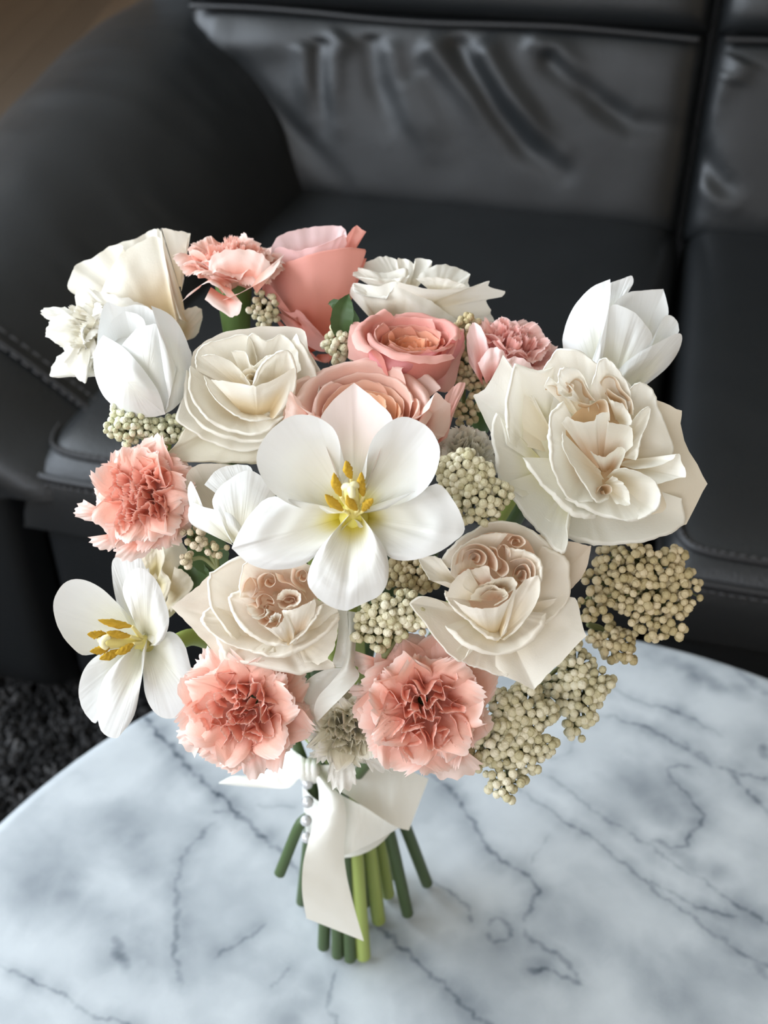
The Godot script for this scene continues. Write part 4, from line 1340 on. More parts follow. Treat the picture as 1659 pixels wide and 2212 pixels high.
	fan(f, [1070, 1296, -6], [1014, 1296, 6, 1028, 1275, 6, 1056, 1264, 6, 1084, 1271, 7, 1098, 1289, 7, 1066, 1310, 8], {"b": -2, "ruf": 0.8, "c0": rosy})
	fan(f, [1070, 1225, -16], [985, 1240, -9, 1000, 1180, -9, 1060, 1150, -9, 1130, 1160, -9, 1160, 1210, -9, 1150, 1270, -9, 1100, 1320, -9, 1020, 1310, -9, 984, 1250, -9, 985, 1240, -9], {"bw": 0.0, "c0": rosy, "c1": rosy})
	for line in [[980, 1222, 987, 1193, 1010, 1176, 1035, 1174, 1057, 1186, 1071, 1208, 1070, 1233, 1052, 1221], [996, 1215, 1000, 1194, 1017, 1185, 1036, 1187, 1049, 1201, 1043, 1219, 1028, 1222], [1012, 1212, 1014, 1198, 1024, 1193, 1035, 1200, 1031, 1214, 1021, 1212], [1056, 1179, 1070, 1184, 1075, 1201, 1092, 1214, 1096, 1233, 1082, 1245, 1070, 1236], [1071, 1191, 1084, 1175, 1098, 1184, 1101, 1205],
			[1096, 1168, 1106, 1156, 1124, 1158, 1132, 1172, 1119, 1182, 1103, 1178, 1105, 1166, 1117, 1164, 1122, 1172], [1099, 1212, 1115, 1205, 1136, 1205, 1152, 1221, 1151, 1250, 1136, 1271], [1106, 1247, 1113, 1224, 1133, 1217, 1143, 1236, 1138, 1261, 1122, 1268], [1115, 1243, 1122, 1231, 1133, 1233, 1133, 1250, 1124, 1256],
			[1024, 1278, 1035, 1263, 1057, 1264, 1068, 1254, 1080, 1245, 1099, 1249, 1110, 1263], [1035, 1289, 1052, 1275, 1073, 1275, 1091, 1268]]:
		fold(f, line, -10, 4.5, 0.32, rosy, soft_white)
	stem(f.node, greens.rose_stem, 0.0040, foot_spots[3])
	# the blush rose at the lower left
	f = bloom("garden_rose", "blush ivory garden rose at the lower left, its swirled heart partly under the central tulip", "rose", g, 600, 1310, 0.415, Vector3(-0.1, 0.05, 0.98), 24, blush, soft_white, silk)
	fan(f, [529, 1349, -26], [451, 1244, -18, 408, 1281, -20, 369, 1311, -22, 369, 1311, -22, 408, 1349, -20, 441, 1386, -18, 482, 1425, -16, 509, 1423, -16], {"b": 2, "c0": lin(226, 210, 188), "c1": lin(236, 224, 208)})
	fan(f, [563, 1325, -22], [549, 1200, -14, 512, 1205, -11, 453, 1237, -9, 453, 1237, -9, 449, 1271, -8, 458, 1315, -7, 495, 1369, -7, 516, 1389, -9], {"b": -5, "lip": 1.0})
	fan(f, [644, 1369, -18], [678, 1291, -6, 708, 1305, -5, 731, 1318, -6, 730, 1356, -7, 721, 1399, -7, 698, 1431, -7, 661, 1440, -8], {"b": 3})
	fan(f, [597, 1356, -24], [462, 1370, -9, 475, 1396, -8, 489, 1424, -8, 489, 1424, -8, 549, 1437, -6, 620, 1453, -5, 654, 1455, -6, 678, 1448, -6, 721, 1443, -8, 720, 1431, -8], {"b": 2, "lip": 1.2, "nz": 1.0})
	fan(f, [583, 1356, -20], [456, 1308, -8, 437, 1329, -7, 439, 1349, -6, 475, 1383, -4, 529, 1404, -2, 576, 1413, -2, 597, 1410, -3], {"b": -3, "lip": 1.1})
	fan(f, [644, 1345, -18], [543, 1408, -1, 597, 1420, 0, 644, 1407, 0, 698, 1374, 0, 728, 1342, -1, 732, 1325, -2], {"b": -5, "lip": 1.6})
	fan(f, [603, 1339, -14], [516, 1275, -1, 499, 1285, 1, 495, 1302, 2, 509, 1335, 3, 536, 1369, 4, 583, 1393, 4, 620, 1393, 3], {"b": -3, "lip": 1.3})
	fan(f, [597, 1281, -14], [519, 1291, 0, 518, 1251, 1, 532, 1215, 0, 576, 1209, -2, 627, 1207, -3, 678, 1224, -4], {"b": -3, "lip": 0.5, "c0": rosy})
	fan(f, [661, 1325, -12], [624, 1393, 3, 654, 1371, 5, 684, 1335, 6, 698, 1305, 5, 711, 1308, 3], {"b": -3, "lip": 1.0})
	fan(f, [625, 1393, -5], [549, 1335, 6, 570, 1352, 8, 590, 1356, 9, 607, 1345, 9, 620, 1329, 8, 637, 1362, 4], {"b": 3, "bw": 0.15, "c0": lin(240, 222, 190)})
	fan(f, [637, 1384, -5], [608, 1318, 6, 624, 1317, 8, 644, 1312, 9, 664, 1302, 8, 681, 1296, 7, 678, 1329, 4, 654, 1369, 0], {"b": 3, "bw": 0.15, "c0": lin(238, 216, 188)})
	fan(f, [590, 1322, -8], [529, 1305, 4, 539, 1325, 6, 556, 1339, 7, 573, 1329, 7, 576, 1315, 6], {"b": 1, "ruf": 0.8, "c0": rosy})
	fan(f, [630, 1298, -8], [598, 1295, 5, 607, 1278, 6, 630, 1273, 7, 649, 1285, 7, 644, 1305, 7, 617, 1313, 6], {"b": 2, "c0": rosy})
	fan(f, [597, 1342, -2], [581, 1345, 8, 585, 1332, 9, 597, 1323, 9, 607, 1329, 9, 603, 1345, 9], {"b": -1, "ruf": 0.8, "c1": lin(250, 246, 238)})
	fan(f, [590, 1285, -16], [525, 1290, -9, 540, 1230, -9, 600, 1205, -9, 660, 1215, -9, 690, 1270, -9, 670, 1330, -9, 610, 1350, -9, 550, 1340, -9, 524, 1300, -9, 525, 1290, -9], {"bw": 0.0, "c0": rosy, "c1": rosy})
	for line in [[561, 1273, 558, 1249, 575, 1236, 594, 1241, 597, 1258, 586, 1267, 575, 1261, 578, 1250, 587, 1252], [595, 1236, 605, 1254, 629, 1261, 654, 1278, 666, 1298], [527, 1310, 543, 1305, 559, 1312, 556, 1293, 570, 1281, 588, 1287, 594, 1302, 576, 1298], [598, 1296, 605, 1280, 627, 1275, 648, 1284, 651, 1299, 634, 1312, 610, 1312, 600, 1302],
			[532, 1307, 539, 1323, 556, 1330, 574, 1322, 570, 1309, 581, 1305, 598, 1310], [578, 1303, 573, 1322, 584, 1336, 576, 1350, 559, 1346], [554, 1339, 576, 1356, 597, 1354, 607, 1330, 604, 1321], [633, 1224, 630, 1248, 640, 1264, 662, 1279], [640, 1249, 642, 1234, 656, 1229, 665, 1239, 661, 1254, 649, 1253, 649, 1242], [522, 1281, 527, 1258, 543, 1244, 556, 1264, 549, 1285], [610, 1298, 620, 1288, 637, 1290, 640, 1300], [543, 1291, 556, 1278, 573, 1276]]:
		fold(f, line, -9, 4.5, 0.32, rosy, soft_white)
	stem(f.node, greens.rose_stem, 0.0040, foot_spots[5])
	# the white rose left of centre
	f = bloom("garden_rose", "ivory rose left of centre with layered outer petals, right of the closed tulip", "rose", g, 545, 830, 0.44, Vector3(-0.05, 0.55, 0.83), 26, lin(240, 226, 198), lin(245, 240, 228), silk)
	fan(f, [560, 880, -22], [412, 800, -10, 418, 762, -10, 440, 738, -10, 490, 716, -11, 560, 706, -12, 650, 710, -12, 668, 760, -11, 690, 798, -11, 705, 850, -12], {"b": -5, "bw": 0.25, "c1": lin(240, 234, 222)})
	fan(f, [560, 860, -18], [640, 720, -7, 668, 770, -6, 690, 830, -6, 680, 890, -7, 640, 920, -8], {"b": -2, "lip": 0.8})
	fan(f, [550, 850, -16], [424, 800, -3, 422, 770, -3, 440, 745, -4, 480, 733, -5, 535, 724, -6, 555, 770, -6], {"b": -3, "lip": 0.6})
	fan(f, [555, 850, -16], [528, 780, -4, 540, 722, -6, 580, 735, -6, 610, 722, -7, 640, 750, -6, 650, 800, -4], {"b": -2, "lip": 0.6})
	fan(f, [520, 880, -16], [412, 790, -2, 408, 840, -2, 425, 880, -1, 460, 915, 0, 520, 938, 0, 570, 935, 0, 615, 900, -1], {"b": -5, "lip": 1.2})
	fan(f, [520, 880, -20], [404, 800, -6, 398, 860, -6, 420, 905, -5, 465, 938, -4, 530, 955, -4, 580, 948, -4, 640, 895, -5, 660, 860, -6], {"b": -5, "lip": 1.2})
	fan(f, [530, 890, -24], [398, 850, -10, 382, 905, -9, 420, 935, -8, 470, 962, -8, 535, 975, -8, 600, 950, -8, 650, 900, -9], {"b": 1, "lip": 1.0})
	fan(f, [540, 900, -26], [400, 925, -12, 378, 962, -11, 350, 997, -10, 420, 998, -8, 500, 1000, -8, 570, 998, -9, 610, 960, -10], {"b": 3, "lip": 1.4, "c0": lin(236, 226, 198), "c1": lin(240, 232, 212)})
	fan(f, [560, 900, -10], [455, 820, 2, 480, 822, 4, 540, 832, 6, 560, 832, 6, 600, 815, 6, 640, 795, 4, 632, 850, 2, 610, 890, -2], {"b": 4, "bw": 0.3, "c0": lin(238, 218, 180)})
	fan(f, [590, 860, -12], [545, 830, 6, 565, 785, 6, 592, 764, 6, 618, 758, 6, 636, 778, 5, 640, 830, 3, 625, 880, 0], {"b": -3, "lip": 1.2})
	fan(f, [540, 850, -12], [435, 770, 3, 455, 765, 3, 490, 775, 3, 520, 800, 4, 540, 828, 5], {"b": -2, "lip": 0.4})
	fan(f, [545, 850, -12], [500, 760, 1, 530, 760, 1, 545, 790, 2, 575, 770, 2, 600, 765, 2], {"b": -2, "lip": 0.4})
	fan(f, [530, 880, -13], [440, 810, 1, 455, 850, 3, 490, 885, 4, 540, 910, 4, 590, 905, 2], {"b": -3, "lip": 0.8})
	swirl(f, 545, 815, 26, 18, 40, 1.4, -10, 4)
	stem(f.node, greens.rose_stem, 0.0040, foot_spots[7])
	# the cream rose at the top left, seen from its side
	f = bloom("garden_rose", "cream rose at the top left of the bouquet, seen from its side", "rose", g, 300, 520, 0.505, Vector3(-0.3, 0.85, 0.2), 40, lin(238, 222, 190), lin(246, 240, 226), silk)
	fan(f, [347, 676, -16], [222, 548, -12, 249, 529, -14, 296, 514, -15, 323, 499, -15, 344, 496, -14, 357, 521, -12], {"b": 2, "ruf": 0.8})
	fan(f, [337, 696, -8], [188, 649, 0, 148, 625, -4, 156, 585, -7, 171, 568, -8, 202, 556, -8, 236, 533, -8, 266, 533, -6, 252, 565, -1, 236, 615, 4], {"b": 5, "ruf": 1.3, "wv": 4, "bw": 0.25})
	fan(f, [357, 723, 0], [209, 649, 3, 225, 615, 6, 251, 561, 5, 296, 526, 1, 340, 511, -1, 360, 561, 3, 386, 676, 3], {"b": 7, "bw": 0.35, "nz": 1.2, "c0": lin(236, 212, 170)})
	fan(f, [391, 622, -3], [349, 492, -1, 381, 498, -2, 412, 504, -4, 412, 504, -4, 401, 524, -3, 392, 538, -2, 398, 602, -3], {"b": 1, "bw": 0.1})
	fan(f, [401, 676, -2], [347, 492, 0, 354, 548, 5, 369, 619, 7, 386, 683, 8, 398, 693, 6], {"b": -1, "bw": 0.25, "lip": 1.6})
	fan(f, [384, 730, -4], [384, 676, 2, 418, 663, -4, 435, 669, -6, 435, 696, -4, 418, 730, -2, 364, 740, 0], {"b": 3, "bw": 0.3})
	stem(f.node, greens.rose_stem, 0.0040)
	# the white rose at the top, seen from its side
	f = bloom("garden_rose", "flat frilled ivory rose at the top, right of the tall pink rose", "rose", g, 920, 610, 0.495, Vector3(0.15, 0.92, 0.3), 28, lin(238, 226, 200), lin(247, 243, 232), silk)
	fan(f, [881, 649, -14], [769, 575, -14, 810, 558, -16, 830, 554, -17, 857, 561, -16, 881, 575, -14], {"b": 2})
	fan(f, [881, 636, -10], [854, 575, -10, 860, 559, -11, 881, 561, -11, 898, 571, -10, 898, 558, -12, 931, 563, -12, 931, 585, -10], {"b": 1, "ruf": 1.2, "wv": 4})
	fan(f, [948, 636, -6], [901, 599, -4, 928, 578, -6, 962, 571, -9, 995, 582, -10, 1014, 592, -9, 1011, 609, -6, 1014, 622, -4], {"b": 3, "lip": 0.5})
	fan(f, [948, 636, -4], [898, 602, 2, 931, 598, 3, 965, 603, 3, 999, 614, 2, 1012, 622, 0], {"b": 2})
	fan(f, [847, 636, -6], [761, 595, -4, 766, 578, -5, 796, 583, -3, 830, 590, -2, 874, 580, -3, 884, 595, -1], {"b": 2, "lip": 2.0, "ruf": 0.8})
	fan(f, [847, 642, -4], [760, 593, 1, 776, 598, 4, 817, 603, 6, 857, 602, 5, 884, 598, 4], {"b": 1, "lip": 1.6, "ruf": 0.6})
	fan(f, [857, 703, -3], [754, 636, -4, 759, 619, 0, 769, 611, 2, 817, 617, 6, 859, 609, 7, 898, 629, 7, 948, 663, 5, 992, 693, 1], {"b": 6, "bw": 0.45})
	fan(f, [830, 649, 2], [764, 612, 4, 763, 625, 6, 776, 636, 8, 830, 641, 9, 844, 629, 8, 859, 609, 7], {"b": 1, "lip": 1.2, "c1": lin(248, 246, 238)})
	fan(f, [914, 666, 0], [859, 609, 8, 931, 625, 8, 1009, 621, 3, 1033, 614, 0, 1056, 607, -2, 1058, 620, -3, 1091, 629, -6, 1091, 629, -6, 1085, 641, -6, 1049, 649, -4, 1060, 676, -5, 999, 693, -2, 938, 676, 3], {"b": 3, "bw": 0.3})
	fan(f, [982, 676, -8], [1046, 649, -7, 1066, 693, -9, 1033, 696, -8, 992, 696, -6], {"b": 1, "bw": 0.3})
	stem(f.node, greens.rose_stem, 0.0040)
	# the cream rose bud hidden behind the left tulip
	f = bloom("garden_rose", "pale cream rose half hidden behind the left open tulip, under the left carnation", "rose", g, 370, 1220, 0.47, Vector3(-0.3, 0.2, 0.9), 26, lin(232, 216, 186), lin(240, 230, 208), silk)
	fan(f, [343, 1281, -12], [303, 1221, -6, 333, 1177, -6, 380, 1163, -6, 411, 1200, -8, 422, 1258, -9, 404, 1298, -8, 367, 1335, -7], {"b": 7, "bw": 0.4, "nz": 1.0})
	fan(f, [336, 1254, -6], [306, 1207, 0, 323, 1190, 1, 343, 1172, 1, 357, 1204, 3, 350, 1231, 3, 370, 1258, 3, 357, 1305, 0], {"b": 3, "bw": 0.3, "ruf": 1.0, "c0": lin(236, 222, 176)})
	fan(f, [370, 1288, -6], [377, 1224, 2, 404, 1238, 1, 417, 1265, 0, 397, 1295, 1, 370, 1325, 0], {"b": 3, "bw": 0.3})
	stem(f.node, greens.rose_stem, 0.0038)
	leaf(f.node, [440, 1290, -8, 420, 1240, -4, 425, 1190, -3], 0.47, 8.0, greens.leaf)
	leaf(f.node, [470, 1250, -14, 445, 1180, -12, 400, 1130, -10], 0.46, 9.0, greens.leaf)

func build_peach_roses() -> void:
	var pink := lin(236, 158, 146)
	var light := lin(246, 196, 184)
	var peach := lin(246, 178, 134)
	var g := "pink roses in the bouquet"
	var f := bloom("rose", "pink rose with a peach heart, upper middle of the bouquet above the peach one", "rose", g, 888, 728, 0.46, Vector3(0.05, 0.84, 0.55), 30, pink, light, silk)
	wrapped_rose(f, 19.5, 32, 18, peach, 31)
	fan(f, [864, 811, -4], [752, 774, -4, 754, 710, -8, 776, 696, -8, 793, 730, 0, 803, 774, 4], {"b": 3, "bw": 0.3})
	fan(f, [864, 818, 0], [793, 740, 4, 823, 757, 9, 864, 767, 12, 911, 765, 12, 958, 750, 8, 999, 717, -2, 995, 757, -4, 975, 784, -2], {"b": 6, "bw": 0.5, "c0": lin(224, 140, 140), "c1": lin(238, 170, 170)})
	fan(f, [925, 814, 0], [958, 787, 4, 979, 764, 4, 999, 710, -5, 1004, 747, -8, 995, 777, -8, 979, 838, -8, 962, 848, -6], {"b": 2, "bw": 0.4, "c0": lin(226, 150, 150)})
	stem(f.node, greens.rose_stem, 0.0040)
	f = bloom("rose", "open pink rose with a peach heart right behind the top petal of the central tulip", "rose", g, 795, 880, 0.438, Vector3(0.0, 0.66, 0.75), 30, lin(249, 206, 190), lin(252, 224, 212), silk)
	wrapped_rose(f, 24.5, 33, 16, lin(253, 208, 168), 47)
	fan(f, [776, 899, -14], [611, 912, -6, 621, 845, -8, 644, 821, -9, 702, 798, -12, 776, 777, -15, 840, 779, -16, 898, 792, -15, 935, 818, -13, 953, 838, -11], {"b": -4, "bw": 0.5, "lip": 1.2})
	fan(f, [688, 916, -6], [611, 912, 0, 621, 865, 2, 629, 845, 2, 644, 875, 6, 692, 902, 8], {"b": 2, "bw": 0.3})
	fan(f, [898, 916, -6], [884, 909, 8, 925, 885, 8, 941, 848, 2, 962, 865, 0, 975, 879, -4, 965, 933, -4, 948, 949, -2], {"b": 4, "bw": 0.3})
	fan(f, [948, 943, -6], [962, 855, -6, 982, 833, -8, 1003, 825, -10, 1002, 845, -9, 982, 889, -8, 965, 946, -6], {"b": 2, "bw": 0.2, "lip": 0.6, "c0": pink, "c1": light})
	stem(f.node, greens.rose_stem, 0.0040)
	f = bloom("rose", "tall pink rose at the top of the bouquet, one petal curling down", "rose", g, 690, 510, 0.505, Vector3(0.1, 0.9, 0.15), 44, lin(228, 132, 108), lin(240, 170, 156), silk)
	fan(f, [678, 602, -12], [580, 548, -12, 601, 511, -14, 644, 495, -16, 695, 488, -18, 732, 488, -18, 746, 497, -16, 749, 517, -12], {"b": 1, "bw": 0.3, "c1": lin(248, 214, 212)})
	fan(f, [675, 605, -6], [587, 561, -4, 601, 533, -3, 634, 541, 1, 675, 535, 3, 722, 518, 1, 744, 507, -3, 749, 528, -2], {"b": 3, "bw": 0.4, "lip": 0.5, "c1": lin(246, 204, 200)})
	fan(f, [729, 595, -6], [739, 538, -2, 749, 511, -4, 763, 492, -6, 771, 488, -7, 791, 501, -7, 791, 501, -7, 776, 521, -5, 759, 538, -2], {"b": 0, "bw": 0.3})
	fan(f, [695, 764, -4], [584, 636, -6, 580, 602, -4, 601, 576, 2, 634, 561, 7, 675, 549, 10, 742, 536, 8, 788, 540, 1, 785, 558, -1, 791, 562, -2, 763, 605, -4, 756, 676, -4], {"b": 8, "bw": 0.25, "lip": 1.6, "nz": 1.0})
	fan(f, [644, 696, 12], [577, 605, 8, 566, 629, 10, 597, 660, 14, 628, 676, 16, 644, 669, 16, 671, 696, 16, 695, 723, 14, 714, 751, 12, 692, 760, 8, 644, 730, 8, 590, 669, 6], {"b": 2, "bw": 0.1, "lip": 0.5, "c0": lin(234, 160, 148), "c1": lin(240, 176, 168)})
	fan(f, [648, 747, -8], [567, 649, -8, 594, 683, -4, 634, 723, -2, 675, 764, 0, 702, 784, 0, 729, 764, -4], {"b": 3, "bw": 0.5})
	stem(f.node, greens.rose_stem, 0.0040)
	leaf(f.node, [742, 740, -6, 738, 700, 0, 745, 660, 2, 754, 634, 0], 0.47, 4.9, greens.leaf)
	leaf(f.node, [775, 740, -8, 760, 690, -5, 725, 658, -6, 708, 656, -8], 0.475, 3.2, greens.leaf)

func build_carnations() -> void:
	var coral := lin(250, 184, 163)
	var salmon := lin(251, 202, 184)
	var pale := lin(253, 229, 219)
	var g := "pink carnations in the bouquet"
	var f := bloom("carnation", "coral pink carnation at the bottom right of the bouquet, under the lower right rose", "carnation", g, 920, 1530, 0.425, Vector3(0.02, 0.02, 1), 22, coral, salmon, silk)
	carnation(f, 26.5, 5, pale)
	for e in [[818, 1432, -10, 762, 1404, -12, 765, 1436, -12, 790, 1467, -11], [825, 1492, -10, 758, 1478, -12, 753, 1495, -12, 772, 1509, -11], [832, 1537, -10, 765, 1516, -12, 776, 1561, -12, 800, 1582, -11], [846, 1589, -10, 804, 1582, -12, 825, 1652, -12, 870, 1645, -11], [965, 1607, -12, 919, 1642, -14, 951, 1684, -14, 1021, 1673, -14, 1042, 1649, -13]]:
		fan(f, e.slice(0, 3), e.slice(3), {"ser": 1.6, "ruf": 0.8, "bw": 0.3, "b": 1.5, "c1": pale})
	stem(f.node, greens.rose_stem, 0.0034, foot_spots[6])
	f = bloom("carnation", "coral pink carnation at the bottom left of the bouquet, above the ribbon bow", "carnation", g, 522, 1535, 0.425, Vector3(-0.1, -0.03, 1), 22, coral, salmon, silk)
	carnation(f, 25.5, 12, pale)
	for e in [[458, 1450, -12, 421, 1440, -14, 431, 1416, -14, 448, 1396, -14, 475, 1416, -13], [441, 1568, -10, 381, 1578, -12, 387, 1605, -12, 421, 1636, -12], [543, 1602, -8, 516, 1646, -8, 539, 1685, -10, 570, 1669, -9, 593, 1636, -9], [610, 1518, -8, 637, 1545, -6, 671, 1524, -8, 667, 1551, -8, 630, 1592, -9, 610, 1572, -8]]:
		fan(f, e.slice(0, 3), e.slice(3), {"ser": 1.2, "ruf": 0.8, "bw": 0.3, "b": 1.5, "c1": pale})
	stem(f.node, greens.rose_stem, 0.0034)
	f = bloom("carnation", "pink carnation at the left edge of the bouquet above the left open tulip", "carnation", g, 298, 1068, 0.44, Vector3(-0.25, 0.1, 0.95), 22, coral, salmon, silk)
	carnation(f, 22.5, 23, pale)
	for e in [[218, 1109, -12, 181, 1079, -14, 162, 1099, -14, 164, 1116, -14, 211, 1131, -13], [252, 1157, -8, 191, 1160, -10, 201, 1180, -10, 235, 1190, -10, 262, 1170, -9], [303, 1170, -8, 245, 1187, -10, 262, 1212, -11, 309, 1205, -11, 336, 1180, -10]]:
		fan(f, e.slice(0, 3), e.slice(3), {"ser": 1.2, "ruf": 0.8, "bw": 0.3, "b": 1.5, "c1": pale})
	stem(f.node, greens.rose_stem, 0.0034, at(604, 1887, 0.648))
	f = bloom("carnation", "pink carnation at the top of the bouquet between the cream and the tall pink rose", "carnation", g, 500, 545, 0.495, Vector3(0.0, 0.88, 0.45), 24, lin(250, 186, 166), lin(251, 204, 188), silk)
	carnation(f, 22.5, 37, pale, {"outer": 8, "lift": 6})
	for e in [[516, 622, 8, 448, 590, 14, 460, 551, 18, 516, 538, 19, 566, 548, 18, 593, 587, 13], [526, 625, 14, 482, 648, 24, 533, 625, 25, 587, 593, 22, 614, 549, 14], [465, 619, 12, 392, 652, 18, 414, 629, 21, 452, 612, 22, 495, 642, 23, 523, 656, 22, 502, 685, 20, 441, 649, 20]]:
		fan(f, e.slice(0, 3), e.slice(3), {"ser": 0.8, "ruf": 0.5, "bw": 0.5, "b": 3, "c1": pale})
	stem(f.node, greens.rose_stem, 0.0034)
	f = bloom("carnation", "small pale pink carnation between the pink roses and the upper right tulip", "carnation", g, 1112, 735, 0.47, Vector3(0.25, 0.72, 0.6), 24, lin(247, 180, 168), lin(250, 204, 194), silk)
	carnation(f, 18.5, 41, lin(250, 220, 214), {"lift": 7, "ser": 0.05})
	for e in [[1050, 819, 4, 1013, 784, 6, 1008, 728, 6, 1025, 696, 2, 1048, 724, 10, 1060, 777, 14], [1064, 826, 8, 1032, 784, 15, 1060, 751, 18, 1088, 759, 18, 1102, 798, 15], [1085, 833, 8, 1081, 784, 17, 1113, 770, 19, 1144, 784, 18, 1155, 805, 14]]:
		fan(f, e.slice(0, 3), e.slice(3), {"ser": 0.5, "ruf": 0.5, "bw": 0.35, "b": 4, "c1": lin(250, 220, 214)})
	stem(f.node, greens.rose_stem, 0.0034)
	# white carnations
	var ivory := lin(251, 246, 228)
	var snow := lin(246, 243, 234)
	g = "white carnations in the bouquet"
	f = bloom("carnation", "white carnation with toothed petals between the two coral ones, over the ribbon bow", "carnation", g, 748, 1580, 0.440, Vector3(0.0, -0.05, 1), 22, ivory, lin(240, 234, 212), silk)
	carnation(f, 17, 53, snow, {"ser": 0.10})
	for e in [[711, 1585, -6, 674, 1558, -6, 678, 1612, -4, 684, 1649, -4, 715, 1639, -4], [738, 1619, -6, 716, 1632, -3, 708, 1686, -1, 735, 1710, 0, 769, 1693, -1, 762, 1636, -3], [789, 1619, -8, 786, 1639, -7, 802, 1663, -7, 843, 1666, -8, 823, 1629, -8]]:
		fan(f, e.slice(0, 3), e.slice(3), {"ser": 3.0, "ruf": 0.5, "bw": 0.5, "b": 1.5, "c0": snow, "c1": snow})
	stem(f.node, greens.rose_stem, 0.0040, on_table(653, 1955) + Vector3(0, 0.004, 0))
	f = bloom("carnation", "white carnation at the far left of the bouquet, left of the closed tulip", "carnation", g, 168, 700, 0.49, Vector3(-0.75, 0.25, 0.6), 22, lin(240, 234, 214), snow, silk)
	carnation(f, 17, 61, snow)
	for e in [[171, 693, 0, 111, 696, 0, 89, 679, 0, 97, 665, 0, 141, 663, 0], [182, 713, 2, 138, 673, 4, 107, 696, 2, 101, 727, 2, 148, 754, 3], [188, 730, 2, 144, 754, 3, 133, 769, 2, 141, 787, 2, 158, 808, 2, 184, 829, 2, 195, 784, 3, 209, 750, 4], [209, 794, -4, 151, 754, -4, 124, 771, -4, 109, 813, -2, 161, 814, 0, 212, 815, 0], [249, 683, 0, 161, 676, 4, 165, 622, 2, 188, 622, 2, 209, 629, 3, 249, 637, 4, 296, 652, 4, 330, 669, 2]]:
		fan(f, e.slice(0, 3), e.slice(3), {"ser": 0.8, "ruf": 0.8, "bw": 0.3, "b": 2, "c0": lin(242, 238, 222), "c1": snow})
	stem(f.node, greens.rose_stem, 0.0034)
	f = bloom("carnation", "white carnation left of the largest rose, above the pale round buds", "carnation", g, 1012, 968, 0.446, Vector3(0.1, 0.4, 0.85), 22, ivory, snow, silk)
	carnation(f, 14, 67, snow, {"ser": 0.10})
	stem(f.node, greens.rose_stem, 0.0034)

func build_sprigs() -> void:
	var sage := Color(0.92, 0.92, 0.82)
	var cream := Color(0.94, 0.915, 0.81)
	var tan := Color(0.88, 0.82, 0.68)
	sprig("sprig of pale green buds under the closed tulip at the left", 0.455, [330, 990, -16], [[278, 915, 48, 42, 75, 0], [345, 930, 62, 30, 60, -2]], sage, 1.75, 3)
	sprig("small sprig of cream buds under the top pink carnation", 0.49, [585, 720, -14], [[572, 668, 30, 36, 30, -2]], cream, 1.75, 4)
	sprig("sprig of beige buds between the tall pink rose and the peach ones", 0.47, [730, 800, -14], [[735, 742, 32, 38, 42, -4]], cream, 2.0, 5)
	sprig("sprig of brownish buds in the gap between the pink roses and the small carnation", 0.475, [1000, 900, -20], [[1008, 705, 24, 26, 18, -4], [995, 790, 24, 34, 30, -4], [1032, 835, 26, 22, 18, 0], [1005, 890, 26, 30, 16, 0]], tan, 1.9, 6)
	sprig("dense sprig of pale buds between the central tulip and the largest rose", 0.425, [1010, 1120, -20], [[1000, 1020, 58, 46, 70, 2], [1035, 1075, 62, 58, 80, 2]], cream, 2.05, 7)
	sprig("loose sprig of tiny cream buds below the left pink carnation", 0.44, [470, 1230, -14], [[420, 1160, 26, 22, 9, 0], [462, 1185, 30, 14, 7, 0], [405, 1212, 12, 16, 7, 0]], Color(0.86, 0.80, 0.70), 1.8, 8)
	sprig("sprig of white-green buds above the coral carnation at the bottom", 0.425, [830, 1420, -10], [[845, 1320, 70, 40, 62, 0], [815, 1365, 52, 34, 30, 0], [905, 1340, 30, 24, 14, 0]], cream, 2.1, 9)
	sprig("shaded sprig of grey buds under the central tulip, deep between the lower roses", 0.46, [890, 1330, -16], [[885, 1245, 56, 44, 70, -6]], tan, 2.1, 10)
	sprig("large sprig of beige buds at the right edge of the bouquet below the largest rose", 0.465, [1265, 1300, -16], [[1390, 1222, 92, 48, 66, 0], [1400, 1290, 90, 52, 60, 0], [1330, 1250, 66, 66, 44, -6], [1430, 1345, 52, 40, 28, 0], [1285, 1310, 38, 36, 15, 0], [1480, 1270, 36, 46, 20, -2]], tan, 2.2, 11)
	sprig("small dangling sprig of tan buds over the table edge at the right", 0.475, [1270, 1350, -8], [[1330, 1392, 44, 40, 34, 0], [1285, 1375, 16, 16, 6, 0], [1360, 1420, 14, 14, 6, 0]], tan, 2.2, 12)
	sprig("sprig of cream buds hanging right of the lower right rose's tip", 0.465, [1170, 1480, -10], [[1240, 1440, 40, 48, 36, 0], [1255, 1510, 46, 56, 46, 0], [1292, 1478, 32, 32, 20, 0], [1185, 1500, 34, 44, 24, 0], [1245, 1570, 24, 26, 12, 0]], cream, 2.25, 13)
	sprig("lowest heavy sprig of beige buds right of the coral carnation", 0.45, [1130, 1460, -16], [[1125, 1540, 68, 66, 80, 0], [1120, 1610, 76, 56, 80, 0], [1060, 1600, 50, 50, 36, 4], [1090, 1690, 40, 36, 22, 0], [1025, 1640, 26, 26, 8, 6]], cream, 2.25, 14)

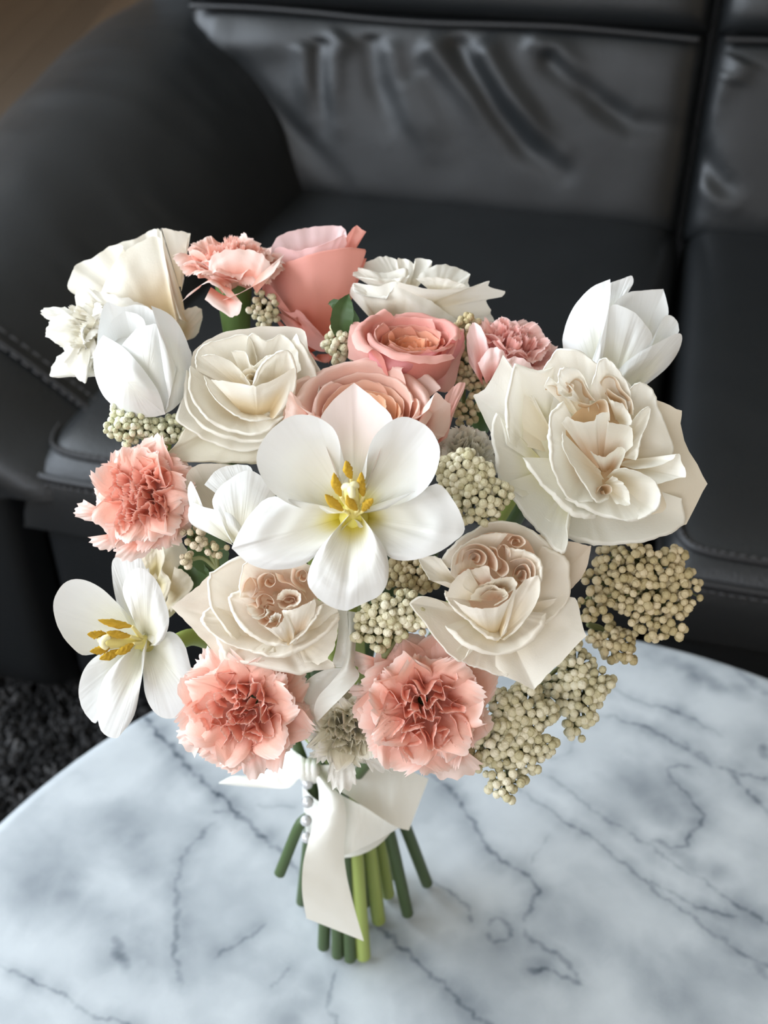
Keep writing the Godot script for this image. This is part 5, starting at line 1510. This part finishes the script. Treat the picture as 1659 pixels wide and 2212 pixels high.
func build_ribbon() -> void:
	var satin := paint(Color(0.955, 0.95, 0.915), 0.34, 0.5)
	satin.rim_enabled = true
	satin.rim = 0.5
	satin.backlight_enabled = true
	satin.backlight = Color(0.55, 0.53, 0.48)
	satin.cull_mode = BaseMaterial3D.CULL_DISABLED
	var d := 0.60
	var bow := thing("satin_ribbon_bow", "ivory satin ribbon bow tied round the stems with long trailing tails", "ribbon", "", Transform3D(Basis(), at(665, 1665, d)))
	var inv := bow.transform.affine_inverse()
	var ax := tie + Vector3(0, 0.012, 0)
	var wrap := PackedVector3Array()
	for i in 19:
		var t := i / 18.0
		var r := lerpf(0.0235, 0.027, t) + 0.0005 * sin(t * 40.0)
		var c := ax - Vector3(0, 0.040 * t, 0) + Vector3(0.004 * t, 0, 0)
		for j in 33:
			var a := TAU * j / 32
			wrap.append(inv * (c + Vector3(cos(a), 0.25 * cos(a) * t, sin(a)) * r))
	part("wrap", sheet(wrap, 19, 33, PackedColorArray(), true), satin, bow)
	band("loop", bow, d, [473, 1690, 2, 505, 1676, 4, 547, 1675, 6, 596, 1657, 8, 648, 1654, 10], [473, 1693, 3, 521, 1698, 8, 577, 1702, 12, 622, 1702, 14, 646, 1681, 12], satin, 3.0)
	band("loop", bow, d, [580, 1645, -4, 616, 1616, -2, 645, 1629, 4, 665, 1647, 9], [583, 1674, 0, 616, 1658, 4, 642, 1653, 8, 653, 1660, 10], satin, 2.0)
	band("loop", bow, d, [665, 1648, 8, 697, 1653, 10, 739, 1650, 10, 785, 1649, 6, 831, 1657, 2, 879, 1663, 0, 926, 1682, -2], [674, 1665, 10, 710, 1694, 18, 749, 1718, 22, 792, 1746, 20, 831, 1772, 14, 860, 1788, 8, 883, 1794, 4], satin, -4.0)
	band("under_loop", bow, d, [726, 1710, 10, 743, 1720, 14, 792, 1746, 14, 831, 1772, 10, 860, 1788, 4], [733, 1852, 12, 746, 1847, 12, 772, 1837, 10, 811, 1817, 6, 860, 1790, 2], satin, 2.0)
	band("tail", bow, d, [668, 1661, 12, 685, 1691, 16, 689, 1733, 19, 679, 1775, 22, 665, 1821, 26, 654, 1873, 28, 653, 1932, 26, 662, 1984, 20], [687, 1663, 12, 713, 1694, 18, 741, 1726, 22, 748, 1775, 22, 743, 1834, 20, 749, 1892, 18, 767, 1967, 14, 786, 2033, 8], satin, 4.0)
	var knot := []
	for k in 3:
		knot.append(tube([inv * at(652 + k * 12, 1648 + k * 3, d - 0.008), inv * at(654 + k * 12, 1664, d - 0.015), inv * at(662 + k * 8, 1682, d - 0.010)], 0.0035, 0.0032, 10, 12))
	part("knot", join(knot), satin, bow)
	# rhinestone pins down the wrap
	var glass := paint(Color(0.80, 0.80, 0.80), 0.16, 0.7)
	glass.metallic = 0.25
	var facets := SphereMesh.new()
	facets.radius = 1.0
	facets.height = 2.0
	facets.radial_segments = 9
	facets.rings = 5
	var k := 0
	for q in [[688, 345, 40], [690, 468, 42], [680, 592, 40], [682, 704, 38]]:
		var place := at(440 + q[0] / 3.072, 1580 + q[1] / 3.072, 0.588)
		var bead := thing("rhinestone_pin", ["sparkling round pin just under the ribbon knot, topmost of the four", "sparkling round pin second from the knot in the row of four", "sparkling round pin third from the knot, above the lowest one", "lowest sparkling round pin beside the ribbon tail"][k], "pin", "rhinestone pins down the ribbon wrap", Transform3D(Basis.from_euler(Vector3(0.5 * k, k, 0)), place))
		k += 1
		var r: float = q[2] / 3.072 / focal * 0.59
		part("stone", facets, glass, bead, Transform3D(Basis().scaled(Vector3.ONE * r), Vector3.ZERO))
		part("pin_shaft", tube([Vector3.ZERO, bead.transform.affine_inverse() * (place - cam_back * 0.008)], 0.0006, 0.0005, 2, 6), glass, bead)
